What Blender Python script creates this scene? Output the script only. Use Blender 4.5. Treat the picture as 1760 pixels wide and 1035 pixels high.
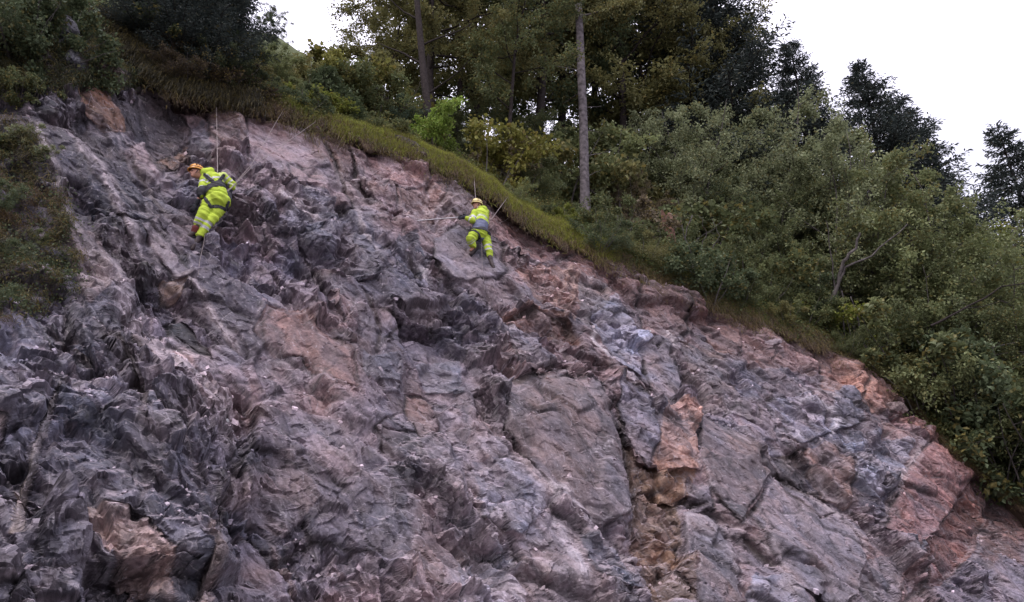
import bpy, math, random
import numpy as np
from mathutils import Vector, Matrix
from mathutils.bvhtree import BVHTree
for o in list(bpy.data.objects): bpy.data.objects.remove(o)
SC = bpy.context.scene; COL = SC.collection
rng = np.random.default_rng(7)
# ---------------------------------------------------------------- camera
PITCH = math.radians(25.0); CZ = 1.6; F = 1381.0; CXP, CYP = 880.0, 517.5
cp, sp = math.cos(PITCH), math.sin(PITCH)
cam = bpy.data.cameras.new('camera'); camo = bpy.data.objects.new('camera', cam); COL.objects.link(camo)
camo.location = (0, 0, CZ); camo.rotation_euler = (math.pi/2 + PITCH, 0, 0)
cam.sensor_width = 36; cam.lens = 36*F/1760; cam.clip_start = .05; cam.clip_end = 3000
SC.camera = camo
# ---------------------------------------------------------------- overcast sky and soft sun
SUN_EL, SUN_AZ = math.radians(55), math.radians(-150)     # azimuth from +Y, clockwise
w = bpy.data.worlds.new('World'); SC.world = w; w.use_nodes = True
nt = w.node_tree; nt.nodes.clear()
out = nt.nodes.new('ShaderNodeOutputWorld')
sky = nt.nodes.new('ShaderNodeTexSky'); sky.sky_type = 'NISHITA'; sky.sun_disc = False
sky.sun_elevation = SUN_EL; sky.sun_rotation = SUN_AZ; sky.air_density = 2; sky.dust_density = 5
bg1 = nt.nodes.new('ShaderNodeBackground'); bg1.inputs['Strength'].default_value = 0.05
nt.links.new(sky.outputs['Color'], bg1.inputs['Color'])
tc = nt.nodes.new('ShaderNodeTexCoord'); sep = nt.nodes.new('ShaderNodeSeparateXYZ')
nt.links.new(tc.outputs['Generated'], sep.inputs[0])
ns = nt.nodes.new('ShaderNodeTexNoise'); ns.inputs['Scale'].default_value = 2.2; ns.inputs['Detail'].default_value = 4
nt.links.new(tc.outputs['Generated'], ns.inputs['Vector'])
rp = nt.nodes.new('ShaderNodeValToRGB')
rp.color_ramp.elements[0].position = .3; rp.color_ramp.elements[0].color = (.88, .83, 1.0, 1)
rp.color_ramp.elements[1].position = .7; rp.color_ramp.elements[1].color = (1.0, .945, 1.1, 1)
nt.links.new(ns.outputs['Fac'], rp.inputs['Fac'])
gr = nt.nodes.new('ShaderNodeMapRange'); gr.inputs['From Min'].default_value = .45; gr.inputs['From Max'].default_value = 1.0
gr.inputs['To Min'].default_value = .84; gr.inputs['To Max'].default_value = 2.3
nt.links.new(sep.outputs['Z'], gr.inputs['Value'])
bg2 = nt.nodes.new('ShaderNodeBackground')
nt.links.new(rp.outputs['Color'], bg2.inputs['Color']); nt.links.new(gr.outputs[0], bg2.inputs['Strength'])
add = nt.nodes.new('ShaderNodeAddShader')
nt.links.new(bg1.outputs[0], add.inputs[0]); nt.links.new(bg2.outputs[0], add.inputs[1]); nt.links.new(add.outputs[0], out.inputs['Surface'])
sl = bpy.data.lights.new('sun', 'SUN'); sl.energy = 1.1; sl.angle = math.radians(14); sl.color = (1, .95, .93)
so = bpy.data.objects.new('sun', sl); COL.objects.link(so)
sdir = Vector((math.sin(SUN_AZ)*math.cos(SUN_EL), math.cos(SUN_AZ)*math.cos(SUN_EL), math.sin(SUN_EL)))
so.rotation_euler = sdir.to_track_quat('Z', 'Y').to_euler(); so.location = sdir*60
SC.view_settings.view_transform = 'Standard'; SC.view_settings.look = 'None'
SC.view_settings.exposure = 0.22; SC.view_settings.gamma = 1
SC.cycles.max_bounces = 6; SC.cycles.diffuse_bounces = 3; SC.cycles.transmission_bounces = 3; SC.cycles.use_denoising = True
# ---------------------------------------------------------------- helpers
def ray(px, py):
    u = (np.asarray(px, float)-CXP)/F; v = (CYP-np.asarray(py, float))/F
    return np.stack([u+0*v, cp-v*sp+0*u, sp+v*cp+0*u], -1)
def project(P):
    x, y, z = P[..., 0], P[..., 1], P[..., 2]-CZ
    d = y*cp+z*sp; d = np.where(d < .1, .1, d)
    return CXP+F*x/d, CYP-F*(z*cp-y*sp)/d
FK, FM, FY0 = .58, .6, 10.56                                # rock face: y = FY0 + FK z + FM x
def face_pt(px, py):
    d = ray(px, py); s = (FY0+FK*CZ)/(d[..., 1]-FK*d[..., 2]-FM*d[..., 0])
    return d*s[..., None]+np.array([0, 0, CZ])
def hsh(ix, iy, seed):
    h = (ix.astype(np.int64)*374761393+iy.astype(np.int64)*668265263+seed*974634777) & 0xffffffff
    h = ((h ^ (h >> 13))*1274126177) & 0xffffffff
    h = ((h ^ (h >> 15))*2246822519) & 0xffffffff
    return ((h ^ (h >> 16)) & 0xffffff)/float(0xffffff)
def vnoise(x, y, seed):
    ix, iy = np.floor(x), np.floor(y); fx, fy = x-ix, y-iy; fx = fx*fx*(3-2*fx); fy = fy*fy*(3-2*fy)
    return (hsh(ix, iy, seed)*(1-fx)+hsh(ix+1, iy, seed)*fx)*(1-fy)+(hsh(ix, iy+1, seed)*(1-fx)+hsh(ix+1, iy+1, seed)*fx)*fy*1.0
def fbm(x, y, seed, octv=4):
    s = 0; a = .5; t = 0
    for k in range(octv):
        s = s+a*vnoise(x, y, seed+k*17); t += a; a *= .5; x, y = x*1.9*.8-y*1.9*.6+3.1, x*1.9*.6+y*1.9*.8+1.7
    return s/t*2-1
def crumple(x, y, ang, seed):
    c, s_ = math.cos(ang), math.sin(ang); x, y = x*c+y*s_, -x*s_+y*c
    ix, iy = np.floor(x), np.floor(y); fx, fy = x-ix, y-iy
    h00, h10, h01, h11 = hsh(ix, iy, seed), hsh(ix+1, iy, seed), hsh(ix, iy+1, seed), hsh(ix+1, iy+1, seed)
    return np.where(fx+fy < 1, h00+(h10-h00)*fx+(h01-h00)*fy, h11+(h01-h11)*(1-fx)+(h10-h11)*(1-fy))*2-1
def voronoi(S, T, cell, ang, st, seed):
    c, s_ = math.cos(ang), math.sin(ang)
    a = (S*c+T*s_)/(cell*st); b = (-S*s_+T*c)/cell
    ia, ib = np.floor(a), np.floor(b)
    f1 = np.full(a.shape, 9.); f2 = np.full(a.shape, 9.)
    o = [np.zeros(a.shape) for _ in range(4)]
    for i in (-1, 0, 1):
        for j in (-1, 0, 1):
            qa, qb = ia+i, ib+j
            da = a-(qa+hsh(qa, qb, seed)*.9+.05); db = b-(qb+hsh(qa, qb, seed+1)*.9+.05)
            d = np.sqrt(da*da+db*db)
            n = d < f1
            f2 = np.where(n, f1, np.minimum(f2, d)); f1 = np.where(n, d, f1)
            for t, vv in zip(o, (qa, qb, da*cell*st, db*cell)): np.copyto(t, vv, where=n)
    r = [hsh(o[0], o[1], seed+5+k) for k in range(4)]
    return o[2], o[3], r, (f2-f1)*cell
def facets(S, T, cell, ang, st, off, tilt, seed):
    da, db, r, e = voronoi(S, T, cell, ang, st, seed)
    return off*(r[0]*2-1)+tilt*(da*(r[1]*2-1)+db*(r[2]*2-1)), r[3], e
def facets3(Q, cell, st, off, tilt, seed):
    """angular facets in space: Q = (along the beds, across, out); every cell is a tilted plane"""
    a = [Q[..., 0]/(cell*st), Q[..., 1]/cell, Q[..., 2]/cell]; i0 = [np.floor(x-.5) for x in a]
    f1 = np.full(a[0].shape, 9.); f2 = f1.copy(); key = np.zeros(a[0].shape, np.int64); D_ = [np.zeros(a[0].shape) for _ in range(3)]
    for i in (0, 1):
        for j in (0, 1):
            for k in (0, 1):
                q = [i0[0]+i, i0[1]+j, i0[2]+k]; kk = (q[0]*73856+q[2]*19349).astype(np.int64); h = (hsh(kk, q[1], seed)*4194303).astype(np.int64)
                jj = [((h >> s_) & 127)/127.*.8-.4 for s_ in (0, 7, 14)]
                d = [a[m]-q[m]-.5-jj[m] for m in range(3)]; r = d[0]*d[0]+d[1]*d[1]+d[2]*d[2]; n = r < f1
                f2 = np.where(n, f1, np.minimum(f2, r)); f1 = np.where(n, r, f1); np.copyto(key, h+kk, where=n)
                for m in range(3): np.copyto(D_[m], d[m], where=n)
    r = [hsh(key, key >> 5, seed+9+m) for m in range(4)]
    return off*(r[0]*2-1)+tilt*cell*(D_[0]*st*(r[1]*2-1)+D_[1]*(r[2]*2-1)+D_[2]*(r[3]*1.0-.5)), hsh(key, key >> 3, seed+77), (np.sqrt(f2)-np.sqrt(f1))*cell
def inpoly(px, py, poly):
    n = len(poly); ins = np.zeros(px.shape, bool); j = n-1
    for i in range(n):
        xi, yi = poly[i]; xj, yj = poly[j]
        ins ^= ((yi > py) != (yj > py)) & (px < (xj-xi)*(py-yi)/((yj-yi) or 1e-9)+xi); j = i
    return ins
def linedist(px, py, pts):
    best = np.full(px.shape, 1e9); side = np.zeros(px.shape); tt = np.zeros(px.shape)
    for k in range(len(pts)-1):
        (x0, y0), (x1, y1) = pts[k], pts[k+1]; dx, dy = x1-x0, y1-y0; L = dx*dx+dy*dy
        t = np.clip(((px-x0)*dx+(py-y0)*dy)/L, 0, 1); d = np.hypot(px-x0-t*dx, py-y0-t*dy)
        m = d < best; best = np.where(m, d, best)
        side = np.where(m, np.sign((px-x0)*dy-(py-y0)*dx), side); tt = np.where(m, (k+t)/(len(pts)-1), tt)
    return best, side, tt
def sstep(a, b, x):
    t = np.clip((x-a)/(b-a), 0, 1); return t*t*(3-2*t)
def np_mesh(name, V, Q, mat=None, smooth=False, attrs=None, nper=4):
    me = bpy.data.meshes.new(name); n = len(Q)
    me.vertices.add(len(V)); me.vertices.foreach_set('co', np.ascontiguousarray(V, np.float32).ravel())
    me.loops.add(n*nper); me.loops.foreach_set('vertex_index', np.ascontiguousarray(Q, np.int32).ravel())
    me.polygons.add(n); me.polygons.foreach_set('loop_start', np.arange(0, n*nper, nper, dtype=np.int32))
    me.polygons.foreach_set('use_smooth', np.full(n, smooth, bool))
    for k, v in (attrs or {}).items():
        if v.ndim == 1:
            a = me.attributes.new(k, 'FLOAT', 'POINT'); a.data.foreach_set('value', v.astype(np.float32))
        else:
            a = me.attributes.new(k, 'FLOAT_COLOR', 'POINT')
            a.data.foreach_set('color', np.concatenate([v, np.ones((len(v), 1))], 1).astype(np.float32).ravel())
    me.update(calc_edges=True); me.validate()
    if mat: me.materials.append(mat)
    return me
def link(name, me, parent=None, **props):
    o = bpy.data.objects.new(name, me); COL.objects.link(o)
    if parent is not None: o.parent = parent
    for k, v in props.items(): o[k] = v
    return o
def gridquads(n, m):
    i = np.arange(n*m).reshape(n, m)
    return np.stack([i[:-1, :-1], i[1:, :-1], i[1:, 1:], i[:-1, 1:]], -1).reshape(-1, 4)
def newmat(name):
    m = bpy.data.materials.new(name); m.use_nodes = True
    return m, m.node_tree, m.node_tree.nodes['Principled BSDF']
def simple_mat(name, col, rough=.7, spec=.3, noise=.25, nscale=12, metal=0, bump=0):
    m, t, b = newmat(name)
    n = t.nodes.new('ShaderNodeTexNoise'); n.inputs['Scale'].default_value = nscale; n.inputs['Detail'].default_value = 5
    tcn = t.nodes.new('ShaderNodeTexCoord'); t.links.new(tcn.outputs['Object'], n.inputs['Vector'])
    r = t.nodes.new('ShaderNodeValToRGB'); r.color_ramp.elements[0].position = .3; r.color_ramp.elements[1].position = .7
    r.color_ramp.elements[0].color = (*[c*(1-noise) for c in col], 1); r.color_ramp.elements[1].color = (*[min(1, c*(1+noise)) for c in col], 1)
    t.links.new(n.outputs['Fac'], r.inputs['Fac']); t.links.new(r.outputs[0], b.inputs['Base Color'])
    b.inputs['Roughness'].default_value = rough; b.inputs['Specular IOR Level'].default_value = spec; b.inputs['Metallic'].default_value = metal
    if bump:
        bp = t.nodes.new('ShaderNodeBump'); bp.inputs['Strength'].default_value = bump; bp.inputs['Distance'].default_value = .02
        t.links.new(n.outputs['Fac'], bp.inputs['Height']); t.links.new(bp.outputs[0], b.inputs['Normal'])
    return m
# ---------------------------------------------------------------- the edge of the face
EDGE_PX = [(-420, -260), (-150, -90), (0, -60), (90, -30), (150, 10), (215, 70), (270, 115), (330, 148), (420, 165), (480, 182), (545, 207), (600, 226), (680, 244), (740, 272),
           (800, 296), (850, 327), (900, 372), (960, 392), (1010, 415), (1060, 437), (1120, 466), (1180, 492), (1250, 527), (1330, 547),
           (1400, 577), (1470, 612), (1530, 655), (1570, 702), (1600, 742), (1650, 775), (1700, 812), (1760, 880), (1850, 960), (2000, 1040)]
E = face_pt(*np.array(EDGE_PX, float).T)
def edge_at(x):
    z = np.interp(x, E[:, 0], E[:, 2]); z = z+.20*fbm(x*1.1, 0*x, 3, 3)+.10*fbm(x*5, 0*x, 9, 3)
    return np.stack([x, FY0+FK*z+FM*x, z], -1)
# ---------------------------------------------------------------- rock face: slabs, ribs and gullies as seen in the photo
# polygon (photo px), offset m, gradient per 100 px (x, y), smoothness 0..1, colour, colour weight
PURP=(.215,.17,.20); BLUE=(.125,.115,.165); PINK=(.30,.20,.21); RED=(.29,.155,.14); OCH=(.20,.125,.085); PALE=(.42,.37,.41); DARK=(.075,.065,.08); BRN=(.15,.11,.115)
SLABS = [
 ([(430,178),(490,182),(555,240),(590,300),(610,350),(560,345),(470,300),(425,262),(418,210)], .05,(.05,.03),.9,(.25,.18,.20),.85),
 ([(355,170),(425,175),(420,250),(385,240),(358,215)], -.05,(.1,.1),.6,(.20,.145,.145),.8),
 ([(545,210),(600,230),(660,330),(640,350),(600,330)], -.15,(-.3,.1),.5,(.17,.12,.12),.7),
 ([(600,232),(680,250),(745,290),(730,340),(660,360),(615,300)], .10,(.1,.12),.6,(.25,.175,.195),.8),
 ([(680,320),(770,310),(745,380),(700,370)], .08,(-.1,.2),.7,(.29,.185,.175),.8),
 ([(770,295),(850,330),(860,360),(800,370),(760,350)], .1,(.1,.1),.5,(.23,.175,.19),.7),
 ([(480,322),(540,318),(600,342),(650,385),(690,420),(650,470),(600,460),(540,430),(500,390)], .06,(.1,.25),.3,(.15,.14,.185),.8),
 ([(690,395),(715,392),(745,440),(730,470),(690,430)], -.12,(-.2,-.2),.4,(.10,.095,.125),.8),
 ([(745,402),(790,388),(830,415),(868,470),(850,480),(790,472),(750,442)], .12,(.08,.12),.95,(.20,.17,.205),.95),
 ([(455,522),(520,530),(600,600),(614,668),(570,655),(520,610),(480,600),(440,560)], -.02,(.06,.1),.9,(.27,.165,.155),.9),
 ([(700,670),(750,680),(760,730),(720,760),(700,720)], 0,(.1,.1),.8,(.27,.18,.18),.8),
 ([(655,740),(715,748),(722,792),(690,800),(650,780)], -.12,(.2,-.25),.85,(.13,.10,.115),.8),
 ([(868,655),(950,640),(1032,655),(1070,740),(1092,862),(1050,880),(1000,862),(930,790),(875,725)], .08,(.05,.03),.92,(.19,.145,.155),.9),
 ([(1060,650),(1120,690),(1135,740),(1120,800),(1075,740)], .18,(.1,.15),.6,(.21,.20,.27),.85),
 ([(1142,690),(1205,705),(1195,760),(1200,800),(1160,810),(1128,790)], .22,(.1,.05),.4,(.37,.22,.185),.9),
 ([(1070,735),(1100,790),(1135,800),(1180,850),(1185,960),(1190,1035),(1120,1035),(1115,930),(1090,860)], -.35,(-.1,.1),.35,OCH,.95),
 ([(1130,800),(1195,800),(1190,860),(1150,850)], -.05,(.1,.35),.4,(.28,.17,.12),.9),
 ([(1180,810),(1215,830),(1225,880),(1190,870)], .12,(.1,.1),.6,(.17,.14,.17),.9),
 ([(1205,708),(1262,742),(1332,802),(1300,850),(1272,905),(1225,850),(1200,790)], .25,(.08,-.05),.93,(.165,.13,.145),.95),
 ([(1185,870),(1235,890),(1275,960),(1290,1035),(1190,1035)], .12,(.1,.1),.85,(.20,.17,.19),.8),
 ([(1345,806),(1420,850),(1470,900),(1500,950),(1480,1010),(1440,1035),(1360,1000),(1290,890),(1310,850)], .22,(.05,.1),.9,(.28,.235,.275),.9),
 ([(1500,960),(1590,930),(1560,1035),(1480,1035)], .05,(.2,.1),.3,(.19,.18,.22),.7),
 ([(1600,758),(1690,808),(1655,865),(1592,935),(1520,905),(1555,815)], .25,(-.05,.14),.75,(.34,.185,.185),.95),
 ([(1692,812),(1715,900),(1690,960),(1612,1015),(1592,940),(1655,868)], -.18,(-.2,-.12),.7,(.24,.12,.11),.95),
 ([(1715,850),(1760,900),(1760,1000),(1700,960)], -.1,(.1,.1),.4,(.20,.12,.12),.9),
 ([(1700,1000),(1735,955),(1800,1000),(1800,1060),(1690,1060)], .2,(.1,.2),.5,(.27,.24,.31),.9),
 ([(1390,770),(1420,762),(1460,820),(1470,870),(1430,850),(1400,810)], .1,(.1,.1),.6,(.27,.17,.155),.9),
 ([(1320,782),(1390,770),(1400,820),(1440,860),(1380,835),(1330,805)], -.12,(-.1,-.2),.2,(.15,.12,.12),.8),
 ([(1022,520),(1062,510),(1112,582),(1110,640),(1060,620),(1030,600)], .25,(.1,.1),.15,(.27,.26,.34),.9),
 ([(1000,470),(1060,490),(1050,520),(1020,530),(1000,580),(985,540)], .08,(.1,.1),.5,(.22,.19,.21),.8),
 ([(1105,590),(1150,585),(1175,650),(1170,690),(1130,670)], .15,(.1,.05),.85,(.24,.20,.235),.9),
 ([(1175,580),(1240,600),(1260,660),(1300,720),(1230,700),(1180,660)], .05,(.15,.1),.2,(.23,.19,.21),.8),
 ([(1095,480),(1180,500),(1190,560),(1150,580),(1110,560)], -.02,(.1,.1),.7,(.27,.18,.185),.9),
 ([(1200,540),(1380,566),(1410,600),(1400,640),(1320,630),(1230,600)], -.10,(.05,.15),.45,(.27,.175,.175),.95),
 ([(1400,600),(1480,630),(1540,670),(1535,710),(1480,705),(1410,670)], -.04,(.1,.1),.6,(.36,.21,.18),.9),
 ([(1320,680),(1400,678),(1430,740),(1380,760),(1330,740)], .15,(.1,.1),.6,(.26,.24,.31),.9),
 ([(1425,675),(1465,672),(1475,730),(1430,735)], .2,(.1,.1),.25,(.18,.18,.24),.9),
 ([(1440,740),(1570,760),(1555,810),(1510,860),(1460,830)], .1,(.1,.12),.15,(.27,.26,.33),.85),
 ([(880,470),(960,450),(1000,480),(980,560),(930,520)], -.1,(.15,.15),.3,(.33,.19,.165),.8),
 ([(850,380),(920,390),(1000,425),(960,445),(870,440)], -.08,(.1,.12),.35,(.30,.175,.18),.95),
 ([(850,540),(900,525),(960,545),(990,600),(930,570),(870,565)], .02,(-.3,-.4),.5,(.23,.13,.115),.9),
 ([(858,565),(925,562),(950,625),(890,632)], .1,(.1,-.1),.55,(.19,.165,.20),.9),
 ([(720,615),(790,610),(800,670),(740,665)], .1,(.1,.2),.15,(.17,.165,.21),.85),
 ([(615,600),(690,600),(690,650),(625,645)], .08,(.1,.2),.2,(.20,.19,.24),.8),
 ([(235,160),(300,165),(325,200),(322,260),(290,290),(255,270),(232,210)], -.28,(.15,-.1),.8,(.115,.09,.105),.9),
 ([(325,200),(350,190),(380,290),(345,285),(318,280)], -.02,(.1,.2),.3,(.17,.165,.21),.85),
 ([(262,270),(322,225),(330,262),(300,290),(270,292)], -.05,(.2,.2),.6,(.20,.12,.09),.85),
 ([(128,165),(195,158),(212,226),(185,235),(140,200)], .08,(.1,-.05),.75,(.26,.135,.09),.9),
 ([(135,205),(200,232),(245,300),(265,370),(215,345),(165,290)], -.15,(.1,-.1),.7,(.12,.105,.13),.85),
 ([(212,255),(240,240),(275,290),(270,330),(230,300)], .12,(.1,.15),.7,(.26,.20,.22),.9),
 ([(275,285),(330,300),(335,350),(290,370),(260,320)], -.1,(.2,.2),.2,(.20,.17,.21),.7),
 ([(205,370),(260,380),(320,440),(330,480),(270,470),(230,430)], -.1,(.1,-.05),.6,(.145,.135,.17),.85),
 ([(240,385),(270,370),(330,470),(300,480),(270,440)], .08,(.15,.1),.7,(.26,.21,.235),.8),
 ([(120,380),(170,400),(205,480),(180,520),(140,450)], .1,(.1,.15),.5,(.30,.22,.22),.8),
 ([(292,535),(318,535),(360,575),(368,602),(330,592),(300,570)], -.32,(.1,-.35),.9,(.07,.065,.075),.95),
 ([(270,478),(320,480),(310,505),(275,508)], -.1,(.1,-.3),.8,(.20,.135,.11),.9),
 ([(255,565),(300,560),(350,600),(335,640),(290,610)], .16,(.05,.35),.8,(.45,.36,.39),.9),
 ([(190,840),(250,860),(330,930),(340,990),(260,960),(200,900)], .05,(.03,.06),.7,(.34,.245,.235),.9),
 ([(118,690),(140,640),(120,720),(100,820),(80,915),(62,915),(80,800)], .22,(.05,.05),.85,(.21,.17,.155),.9),
 ([(0,640),(22,680),(14,705),(0,690)], .2,(0,0),.9,(.6,.56,.62),.9),
 ([(0,700),(50,715),(48,745),(0,735)], .1,(.1,.2),.7,(.33,.24,.24),.8),
 ([(820,780),(930,780),(950,850),(900,920),(830,880)], .12,(.1,.2),.15,(.22,.21,.27),.8),
 ([(1005,900),(1060,930),(1105,1000),(1050,1000),(1010,960)], .2,(.1,.1),.5,(.13,.14,.19),.85),
 ([(800,950),(900,940),(930,1035),(790,1035)], .15,(.1,.2),.15,(.33,.30,.36),.8),
 ([(1300,985),(1360,985),(1390,1035),(1300,1035)], .2,(.1,.25),.5,(.29,.28,.36),.85),
 ([(430,790),(520,760),(560,840),(500,900),(440,870)], 0,(.1,.05),.5,(.27,.20,.21),.7),
 ([(100,880),(180,870),(240,940),(230,1035),(120,1035)], .0,(.05,.05),.4,(.19,.175,.225),.7),
]
# crest or vein lines: points, width px, height m, colour, colour width px
CRESTS = [
 ([(118,200),(150,262),(178,300),(210,360),(232,410),(248,450)], 10,.30,(.40,.34,.37),7),
 ([(60,190),(110,300),(128,370),(165,420)], 10,.25,(.36,.31,.33),8),
 ([(165,420),(200,470),(250,540),(300,600),(360,655),(405,700),(438,752)], 16,.30,(.40,.34,.37),9),
 ([(438,752),(430,800),(440,850)], 14,.2,(.28,.22,.24),6),
 ([(540,230),(590,300),(625,350)], 9,.22,(.30,.22,.23),7),
 ([(470,345),(500,352),(555,385)], 5,.08,(.60,.52,.55),3.2),
 ([(610,340),(640,395),(665,420)], 5,.1,(.42,.36,.38),3),
 ([(700,425),(740,450),(752,485)], 5,.06,(.42,.38,.42),3),
 ([(690,370),(750,345),(790,335)], 6,.12,(.36,.28,.29),5),
 ([(680,520),(730,535),(770,560)], 12,.15,(.36,.30,.33),8),
 ([(930,800),(985,850),(1050,900),(1110,960)], 12,.18,(.42,.37,.41),12),
 ([(960,860),(985,930),(1005,1000)], 14,.15,(.44,.39,.44),10),
 ([(870,730),(930,800),(960,840)], 10,.1,(.36,.28,.29),9),
 ([(1000,580),(1060,625),(1130,680),(1142,690)], 8,.12,(.42,.36,.40),5),
 ([(1015,560),(1010,590),(1045,620)], 6,.1,(.5,.45,.48),4),
 ([(1150,560),(1165,600)], 6,.1,(.5,.44,.46),4),
 ([(960,470),(985,462),(960,505),(940,540)], 5,.14,(.42,.28,.25),5),
 ([(1000,460),(985,500),(960,560)], 5,.12,(.40,.27,.24),5),
 ([(1270,735),(1330,790),(1390,840),(1450,880),(1500,930)], 8,.15,(.30,.25,.27),5),
 ([(1590,760),(1555,810),(1515,900)], 6,.12,(.42,.34,.36),5),
 ([(1660,870),(1600,930),(1560,1000)], 6,.1,(.28,.17,.17),4),
 ([(1370,690),(1400,688),(1440,720),(1420,760)], 5,.12,(.5,.46,.52),4),
 ([(150,820),(180,880),(200,950)], 8,.15,(.40,.36,.42),5),
 ([(190,575),(240,640),(262,720)], 10,.15,(.2,.18,.22),5),
 ([(560,760),(620,800),(680,860)], 9,.15,(.30,.24,.26),5),
 ([(390,850),(400,930),(380,1035)], 9,.2,(.26,.19,.18),8),
 ([(480,900),(510,960),(525,1035)], 9,.2,(.26,.19,.19),7),
 ([(700,780),(780,840),(800,900)], 9,.15,(.30,.25,.28),5),
 ([(310,470),(355,500),(400,560),(430,600)], 8,.14,(.36,.30,.32),5),
]
# dark gullies and cracks: points, width px, depth m
CRACKS = [
 ([(545,215),(575,280),(605,330)], 7,.35), ([(600,240),(612,290),(640,340)], 4,.2), ([(700,420),(728,455),(735,475)], 5,.18), ([(765,345),(795,385)], 4,.2),
 ([(735,430),(765,450)], 4,.3), ([(1050,665),(1075,745),(1095,860)], 8,.4), ([(1110,650),(1140,680)], 4,.3), ([(1330,800),(1380,835),(1440,860)], 7,.35),
 ([(1355,785),(1395,765)], 6,.35), ([(1265,905),(1300,880),(1335,805)], 4,.2), ([(1270,920),(1340,975)], 6,.3), ([(1320,795),(1420,890),(1460,870)], 3,.15),
 ([(1170,850),(1215,870)], 6,.35), ([(1590,940),(1605,1010),(1560,1035)], 8,.3), ([(930,620),(965,630),(920,640)], 6,.3), ([(850,560),(900,535),(960,560),(985,590)], 6,.3),
 ([(610,340),(560,350),(480,305)], 4,.12), ([(870,655),(1020,640)], 5,.15), ([(215,250),(260,330),(300,370)], 6,.2), ([(180,540),(240,600),(262,660),(270,740)], 14,.35),
 ([(440,760),(400,900),(360,1035)], 9,.2), ([(270,940),(262,1035)], 9,.4), ([(230,620),(330,720),(390,800)], 14,.25), ([(620,470),(660,560),(640,600)], 5,.15),
 ([(1175,500),(1190,560)], 6,.2), ([(1250,640),(1310,720)], 5,.18), ([(1135,960),(1190,1035)], 5,.3), ([(100,540),(160,600),(200,620)], 14,.3), ([(1090,470),(1180,510),(1300,560)], 5,.15),
 ([(1480,640),(1485,700)], 5,.15), ([(1005,425),(960,445),(1010,450)], 5,.2), ([(650,520),(700,545),(640,600)], 4,.15), ([(660,790),(640,740),(700,700)], 4,.15),
]
def forms(P, S, T):
    px, py = project(P); wx = fbm(S*.9, T*.9, 21, 4); wy = fbm(S*.9+9, T*.9+4, 22, 4)
    return px, py, wx, wy
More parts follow.
